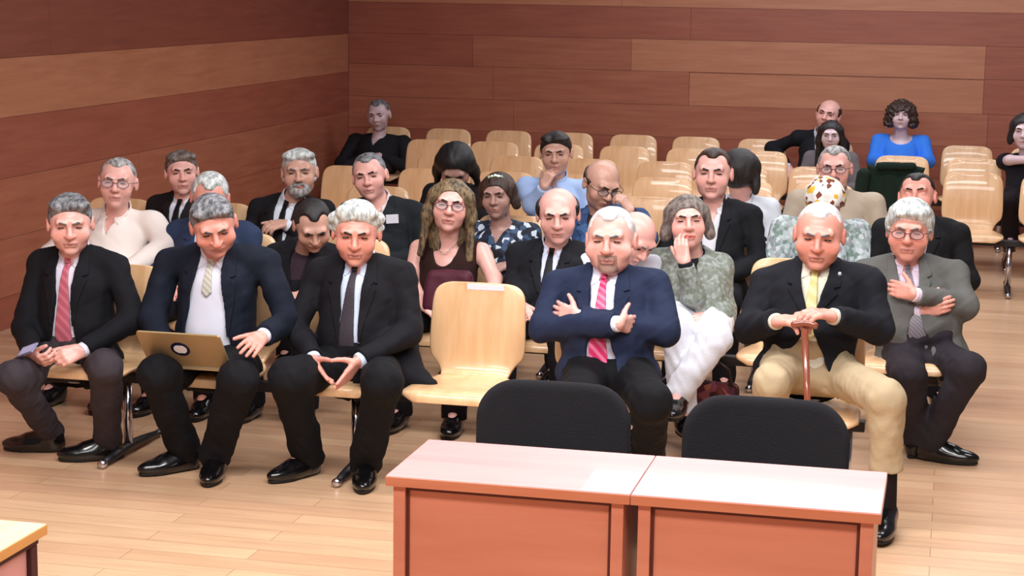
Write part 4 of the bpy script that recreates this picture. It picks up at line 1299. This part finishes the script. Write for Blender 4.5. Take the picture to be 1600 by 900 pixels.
add(name='r3f', row=3, fine=1, label='person with receding brown hair, black jacket over an open white shirt, sitting upright',
    head=(1114, 272, -.18), hs=.268, yaw=-5, pitch=0, neck=(1116, 322, -.12), sw=.20, fat=.015, hair='receding', hairc='brown', hairline=.010, hair_t=.009, skin='pink', brow='brown',
    trousers='#15151b', jacket=dict(c='#15161b', open=[(-.06, .058), (.08, .05), (.35, .03), (.5, .03)]), top=dict(c='#d9dae0', neck='open'), jaw=1.1, flush=.4)
add(name='r3g', row=3, fine=1, label='person bowing forward, head under a white and yellow printed scarf, pale flowered shirt',
    head=(1290, 316, -.26), hs=.245, pitch=42, yaw=-8, roll=-4, neck=(1282, 348, -.12), sw=.20, hair='scarfhair', hairc='white', skin='pink',
    trousers='#23222a', top=dict(neck='collar', m=('pat', ['#b9c6c8', '#a3b4b2', '#7d938c', '#ccd6da', '#9a9ca4'], 45)), slack=.012, flush=.2)
add(name='r3h', row=3, fine=1, label='dark-haired person tilting the head back, black jacket, behind the thick grey hair and glasses',
    head=(1433, 308, -.18), hs=.250, pitch=-12, yaw=-8, roll=-3, neck=(1440, 350, -.12), sw=.20, fat=.01, hair='receding', hairc='dark', hairline=.016, hair_t=.007, skin='red', brow='dark', shut=True,
    trousers='#15151b', jacket=dict(c='#141417', open=OP_STD), top=dict(c='#d6d6de', neck='open'), smile=1, flush=.6)

# --- fourth row
add(name='r4a', row=4, fine=1, label='person with straight black hair bowing so far that only the crown shows',
    head=(712, 260, -.24), hs=.270, pitch=46, yaw=-6, neck=(712, 292, -.10), sw=.16, hair='long', hairc='black', hair_len=.16, hair_t=.012, skin='dark',
    trousers='#1b1a22', top=dict(c='#1a171c', neck='crew'))
add(name='r4b', row=4, fine=1, label='person with dark hair in a light blue shirt, hand over the mouth',
    head=(869, 240, -.18), hs=.252, yaw=-6, pitch=6, roll=-2, neck=(868, 284, -.12), sw=.19, hair='side', hairc='dark', hairline=.019, hair_t=.014, skin='tan', brow='dark',
    elL=(832, 320, -.26), wrL=(850, 292, -.34), tipL=(862, 262, -.30), hL=dict(n=(.3, .9, 0), curl=.8),
    trousers='#23222a', top=dict(c='#a9c3ee', neck='collar'), slack=.008, flush=.2)
add(name='r4c', row=4, fine=1, label='person with thick dark hair turned away, behind the black jacket and open white shirt',
    head=(1158, 272, -.18), hs=.262, yaw=150, pitch=8, neck=(1160, 312, -.10), sw=.17, hair='bob', hairc='dark', hair_len=.09, hair_t=.020, skin='pink',
    trousers='#23222a', top=dict(c='#d5dce6', neck='collar'))
add(name='r4d', row=4, fine=1, label='person with glasses and a dark moustache in a cream jumper over a white collar',
    head=(1304, 264, -.18), hs=.262, yaw=-3, pitch=2, roll=-2, neck=(1306, 306, -.12), sw=.225, fat=.03, hair='receding', hairc='grey', hairline=.008, hair_t=.008, skin='pink', brow='dark', glasses='#46242a', beard='moustache', beard_c='#2a1a18',
    trousers='#23222a', top=dict(c='#b5a794', neck='collar', off=.016), slack=.014, flush=.5)

# --- rear rows
add(name='r7a', row=7, fine=2, eyes=True, label='person with very long dark hair, just below the face of the dark-suited person behind',
    head=(1298, 212, -.25), hs=.215, yaw=-2, pitch=4, neck=(1298, 240, -.14), sw=.16, hair='long', hairc='dark', hair_len=.30, hair_t=.012, skin='pale', trousers='#1b1a20', top=dict(c='#6c6468', neck='crew'), flush=.1)
add(name='r7b', row=7, fine=2, eyes=True, label='dark-haired person at the right edge, black top, bare forearm across the body',
    head=(1602, 206, -.18), hs=.255, yaw=-8, pitch=2, neck=(1606, 245, -.12), sw=.18, bare=True, elL=(1578, 250, -.22), wrL=(1612, 250, -.38), tipL=(1645, 246, -.38), hair='bob', hairc='dark', hair_len=.08, hair_t=.016, skin='pale',
    knL=(1575, 316, -.60), anL=(1580, 370, -.50), trousers='#1c1216', top=dict(c='#15131a', neck='v', sl='short'), flush=.1)
add(name='r8a', row=8, fine=2, eyes=True, label='person in a black open-necked shirt, alone at the left corner of the rearmost row',
    head=(592, 180, -.18), hs=.268, yaw=-16, pitch=8, roll=-4, neck=(592, 215, -.12), sw=.23, fat=.03, hair='receding', hairc='steel', hairline=.008, hair_t=.007, skin='pale', elL=(535, 256, -.2), elR=(636, 262, -.2), wrL=(560, 284, -.35),
    trousers='#1c1a20', top=dict(c='#1a1b20', neck='v', depth=.12, sl='long', off=.014), slack=.012, beard='stubble', beard_c='#5b5156', flush=.1)
add(name='r8b', row=8, fine=2, eyes=True, label='person in a dark suit leaning sideways, one arm stretched along the rearmost backrests',
    head=(1294, 180, -.20), hs=.262, yaw=-14, pitch=-2, roll=12, neck=(1282, 214, -.14), sw=.19, shL=(1246, 214, -.06), shR=(1316, 226, -.08), elL=(1206, 232, .02), wrL=(1232, 262, -.14), tipL=(1240, 282, -.24), elR=(1318, 262, -.2),
    hair='bald', hairc='brown', hair_t=.008, bald_z=.07, skin='pink', trousers='#15161c', jacket=dict(c='#15181f', open=[(-.06, .055), (.10, .03), (.22, .004), (.3, -.02)]), top=dict(c='#d9dcf0', neck='collar'), flush=.3)
add(name='r8c', row=8, fine=2, eyes=True, label='person with curly dark brown hair in a bright blue scoop-necked top, back row',
    head=(1408, 182, -.18), hs=.225, yaw=-2, pitch=-6, neck=(1408, 214, -.12), sw=.185, hair='curly', hairc='brown', hair_len=.05, face_w=.050, fringe=.050, skin='pale',
    elL=(1366, 252, -.2), elR=(1450, 252, -.2), wrL=(1385, 254, -.38), wrR=(1432, 254, -.38), tipL=(1412, 254, -.42), tipR=(1404, 252, -.42),
    trousers='#23222a', top=dict(c='#3a80ea', neck='scoop', depth=.075, width=.095, sl='long'), slack=.006, flush=.1)

TIES = dict(
    pinktie1=lambda: stripe_tie('#b25a6c', '#c8707f', scale=12.), pinktie2=lambda: stripe_tie('#d8346a', '#f07aa4', scale=14.),
    darktie=lambda: fabric('#3c363e', .5), blacktie=lambda: fabric('#100e14', .5), yellowtie=lambda: stripe_tie('#c9bf7a', '#dbd49a', scale=8.),
    palegrid=lambda: stripe_tie('#cfcfc8', '#b9b4a2', scale=20.), greytie=lambda: stripe_tie('#6c666e', '#86808a', scale=30.))
def resolve(d):
    for k_, v in list(d.items()):
        if isinstance(v, dict): resolve(v)
        elif k_ == 'tie' and isinstance(v, str): d[k_] = TIES[v]()
        elif k_ == 'm' and isinstance(v, tuple): d[k_] = pattern_fabric(v[1], v[2], stripes=(v[0] == 'stripe'))
import time as _t
R_ = {}
ONLY = None
for P in PEOPLE:
    if ONLY and P['name'] not in ONLY: continue
    t0 = _t.time(); resolve(P)
    P['dbg'] = P['fine'] == 0 or P['name'] in ('r8b','r3e','r4b','r8a')
    R_[P['name']] = person(P)
    print('built', P['name'], round(_t.time()-t0, 1), flush=True)

# ------------------------------------------------------------------ things the people hold or have beside them
def pp(px, py, k, dy): return at(px, py, Y=rowY(k)+dy)

# laptop, seen from behind its lid
def laptop():
    hb = pp(297, 573, 1, -.56)          # hinge, on the thighs
    root = empty('laptop', hb); tag(root, 'silver laptop with a round emblem on its lid, on the lap of the bending person', 'laptop')
    al = plain('#b39a72', .34, .35, name='aluminium'); 
    w, dp = .190, .235
    mb = MB(); mb.box((hb[0]-w, hb[1]+.002, hb[2]-.014), (hb[0]+w, hb[1]+dp, hb[2]), .004); mb.build('base', al, root)
    mb = MB(); mb.box((hb[0]-w+.03, hb[1]+.03, hb[2]+.0002), (hb[0]+w-.03, hb[1]+dp*.55, hb[2]+.0022), .0005); mb.build('keyboard', plain('#1b1b1e', .5, name='keys'), root)
    # lid: rises from the hinge and leans towards the camera
    up = unit([0, -.50, .62]); sx = np.array([1, 0, 0.]); nn = np.cross(sx, up)   # outward normal
    if nn[1] > 0: nn = -nn
    L = .215
    def face(u, v, o): return hb+sx*u+up*v+nn*o
    def outline(w0, w1, v0, v1, r, n=6):
        pts = []
        for (cx, cv, a0) in ((w0-r, v0+r, -90), (w1-r, v1-r, 0), (-(w1-r), v1-r, 90), (-(w0-r), v0+r, 180)):
            for i in range(n+1):
                a = radians(a0+90*i/n); pts.append((cx+r*cos(a), cv+r*sin(a)))
        return pts
    o = outline(w, w, .004, L, .014); m = len(o)
    mb = MB(); mb.add([face(u, v, .0) for u, v in o]+[face(u, v, -.008) for u, v in o], [tuple(range(m)), tuple(range(2*m-1, m-1, -1))]+[(i, i+m, (i+1) % m+m, (i+1) % m) for i in range(m)])
    lid = mb.build('lid', al, root)
    mb = MB(); mb.add([face(u*.94, .004+(v-.004)*.95+.004, -.0085) for u, v in o]+[face(u*.94, .004+(v-.004)*.95+.004, -.0095) for u, v in o], [tuple(range(m)), tuple(range(2*m-1, m-1, -1))]+[(i, i+m, (i+1) % m+m, (i+1) % m) for i in range(m)])
    mb.build('screen', plain('#1a1c22', .2, name='display'), lid)
    def disc(ru, rv, cu, cv, o0, o1, name, mat, fun=None):
        n = 40; pts = []
        for i in range(n):
            a = 2*pi*i/n; k_ = fun(a) if fun else 1
            pts.append((cu+ru*cos(a)*k_, cv+rv*sin(a)*k_))
        mb = MB(); mb.add([face(u, v, o1) for u, v in pts]+[face(u, v, o0) for u, v in pts], [tuple(range(n)), tuple(range(2*n-1, n-1, -1))]+[(i, i+n, (i+1) % n+n, (i+1) % n) for i in range(n)])
        q = mb.build(name, mat, lid); return q
    disc(.043, .043, -.012, L*.54, .0002, .0012, 'emblem_ring', plain('#141a3c', .3, name='emblem_blue'))
    q = disc(.027, .029, -.012, L*.54, .0013, .0024, 'emblem', plain('#eef2ff', .3, name='emblem_white'), lambda a: 1+.10*math.cos(2*a)-.12*math.exp(-((a-pi/2)/.3)**2)-.10*math.exp(-((a-3*pi/2)/.3)**2))
    q['label'] = 'white fruit-like emblem in a dark round ring'
laptop()

# cane
def cane():
    top = pp(1257, 514, 1, -.565); bot = pp(1262, 640, 1, -.58)
    bot = top+(bot-top)*((top[2]-.012)/(top[2]-bot[2]))
    root = empty('walking_cane', (bot[0], bot[1], 0)); tag(root, 'reddish brown wooden cane held upright between the knees under folded hands', 'cane')
    cm = plain('#8c4a35', .25, name='cane_wood', coat=.6)
    mb = MB(); mb.tube([bot, bot+(top-bot)*.5, top], [.0105, .0125, .0145], 16); mb.build('shaft', cm, root)
    mb = MB(); pts = [top+np.array([-.052+.104*i/10, -.0, .012+.012*math.sin(pi*i/10)]) for i in range(11)]
    mb.tube(pts, [.011]+[.0145]*9+[.011], 14); mb.build('handle', cm, root)
    mb = MB(); mb.tube([bot+np.array([0, 0, -.008]), bot+np.array([0, 0, .03])], [.016, .0135], 14); mb.build('tip', plain('#161212', .7, name='rubber'), root)
cane()

# phone in the clasped hands of the first person
def phone():
    c = pp(42, 546, 1, -.575)
    root = empty('mobile_phone', c); tag(root, 'small pale phone held in the clasped hands at the far left of the front row', 'phone')
    a = unit([.75, -.35, .30]); b = unit(np.cross(a, [0, -.6, .8])); nn = np.cross(a, b)
    if nn[1] > 0: nn = -nn
    def slab(la, lb, o0, o1, name, mat, par):
        mb = MB(); vs = []
        for o in (o0, o1):
            for u, v in ((-1, -1), (1, -1), (1, 1), (-1, 1)): vs.append(c+a*u*la+b*v*lb+nn*o)
        mb.add(vs, [(0, 3, 2, 1), (4, 5, 6, 7), (0, 1, 5, 4), (1, 2, 6, 5), (2, 3, 7, 6), (3, 0, 4, 7)]); return mb.build(name, mat, par)
    slab(.055, .028, -.008, .0, 'case', plain('#9d9fc4', .35, .3, name='phone_shell'), root)
    slab(.046, .023, .0002, .0012, 'screen', plain('#b9c2ea', .15, name='phone_glass'), root)
phone()

# patterned bag on the floor by the white trousers
def bag(cx, cy, z0, w, d, hgt, mat, label, name='handbag', handle=True, hm=None):
    root = empty(name, (cx, cy, z0)); tag(root, label, 'bag')
    S = SDF()
    def f(p, dd):
        u = np.abs(p[:, 0]-cx); v = np.abs(p[:, 1]-cy); z = (p[:, 2]-z0)/hgt
        ww = w/2*(1-.12*np.clip(z, 0, 1)**2); dv = d/2*(1-.55*np.clip(z, 0, 1))
        q = np.stack([np.maximum(u-ww+.05, 0), np.maximum(v-dv+.03, 0), np.maximum(np.abs(p[:, 2]-z0-hgt/2)-hgt/2+.03, 0)], 1)
        return np.sqrt((q**2).sum(1))-.03
    S.fn(f); S.fn(lambda p, dd: dd+wrinkle(p, 30, .006, 3))
    mesh_sdf('bag_body', S, .007, mat, root, lo=(cx-w/2-.03, cy-d/2-.03, z0-.02), hi=(cx+w/2+.03, cy+d/2+.03, z0+hgt+.03))
    if handle:
        mb = MB(); mb.tube([(cx-w*.28, cy-.03, z0+hgt*.9), (cx-w*.24, cy-.03, z0+hgt*1.25), (cx, cy-.02, z0+hgt*1.42), (cx+w*.24, cy-.03, z0+hgt*1.25), (cx+w*.28, cy-.03, z0+hgt*.9)], .009, 8)
        mb.build('handle', hm or plain('#2a1412', .5, name='bag_leather'), root)
b_ = at(1116, 640, Z=.12)
bag(float(b_[0]), float(b_[1]), .0, .30, .18, .26, pattern_fabric(['#6e2a30', '#8c4a58', '#3c1a1c', '#b06a5a', '#5a2238'], 26), 'dark red patterned handbag on the floor beside the white trousers')
m_ = pp(703, 438, 2, -.42)
bag(float(m_[0]), float(m_[1]), float(m_[2])-.15, .30, .15, .20, fabric('#4a1c2c', .6), 'maroon bag with a rounded top on the lap of the long-haired person', handle=False)

# coat over a backrest of the sixth row
def coat():
    x = xat(1391, 6)+.0; Y = rowY(6)
    root = empty('coat', (x, Y, 0)); tag(root, 'dark green coat draped over a backrest behind the grey-haired person with glasses', 'coat')
    cm = fabric('#16261f', .9)
    S = SDF()
    def f(p, d):
        u = (p[:, 0]-x); z = p[:, 2]; yb = Y+.02+.10*(z-.6)
        w = .205+.05*np.clip((.80-z)/.4, 0, 1)+.012*np.sin(z*30)
        e = np.maximum(np.abs(u)-w, np.maximum(z-.862-.012*np.sin(u*18), .36+.03*np.sin(u*23)-z))
        top = np.clip((z-.78)/.08, 0, 1)
        outer = np.abs(p[:, 1]-yb)-(.044+.008*np.sin(u*45+z*5))
        return -smin(-e, -outer, .025)
    S.fn(f)
    mesh_sdf('coat_body', S, .007, cm, root, lo=(x-.29, Y-.09, .30), hi=(x+.29, Y+.13, .90))
    S = SDF(); S.cap((x-.23, Y-.055, .80), (x-.27, Y-.075, .50), .050, .042, .02); S.fn(lambda p, d: d+wrinkle(p, 40, .005, 3))
    mesh_sdf('sleeve', S, .007, cm, root)
    S = SDF(); S.cap((x-.12, Y-.03, .868), (x+.12, Y-.03, .872), .026, .026, .02); S.fn(lambda p, d: d+wrinkle(p, 50, .004, 1))
    mesh_sdf('collar', S, .006, cm, root)
coat()

# badge, necklace, papers
def card(c, w, h_, nrm, mat, name, parent=None, label=None, cat=None, tilt=0):
    nrm = unit(nrm); a = unit(np.cross([0, 0, 1], nrm)); b = np.cross(nrm, a)
    a, b = a*cos(tilt)+b*sin(tilt), b*cos(tilt)-a*sin(tilt)
    mb = MB(); vs = []
    for o in (0, .002):
        for u, v in ((-1, -1), (1, -1), (1, 1), (-1, 1)): vs.append(c+a*u*w/2+b*v*h_/2+nrm*o)
    mb.add(vs, [(0, 3, 2, 1), (4, 5, 6, 7), (0, 1, 5, 4), (1, 2, 6, 5), (2, 3, 7, 6), (3, 0, 4, 7)])
    o = mb.build(name, mat, parent)
    if label: tag(o, label, cat)
    return o
if 'r3c' in R_:
    r_ = R_['r3c']
    card(pp(613, 342, 3, -.335), .075, .050, -np.array([.1, 1, -.1]), plain('#dfe2ee', .5, name='paper'), 'badge', r_['root'], tilt=.1)
if 'r2d' in R_:
    r_ = R_['r2d']; Nk = r_['NK']; t, r, n = r_['t'], r_['r'], r_['n']
    mb = MB(); pts = []
    for i in range(15):
        a = -1+2*i/14
        pts.append(Nk+r*a*.062-t*(.075*(1-a*a)-.012)+n*(.088+.022*(1-a*a)-.03*a*a))
    mb.tube(pts, .0022, 6); mb.build('necklace', plain('#d8c7b0', .25, .7, name='silver'), r_['root'])
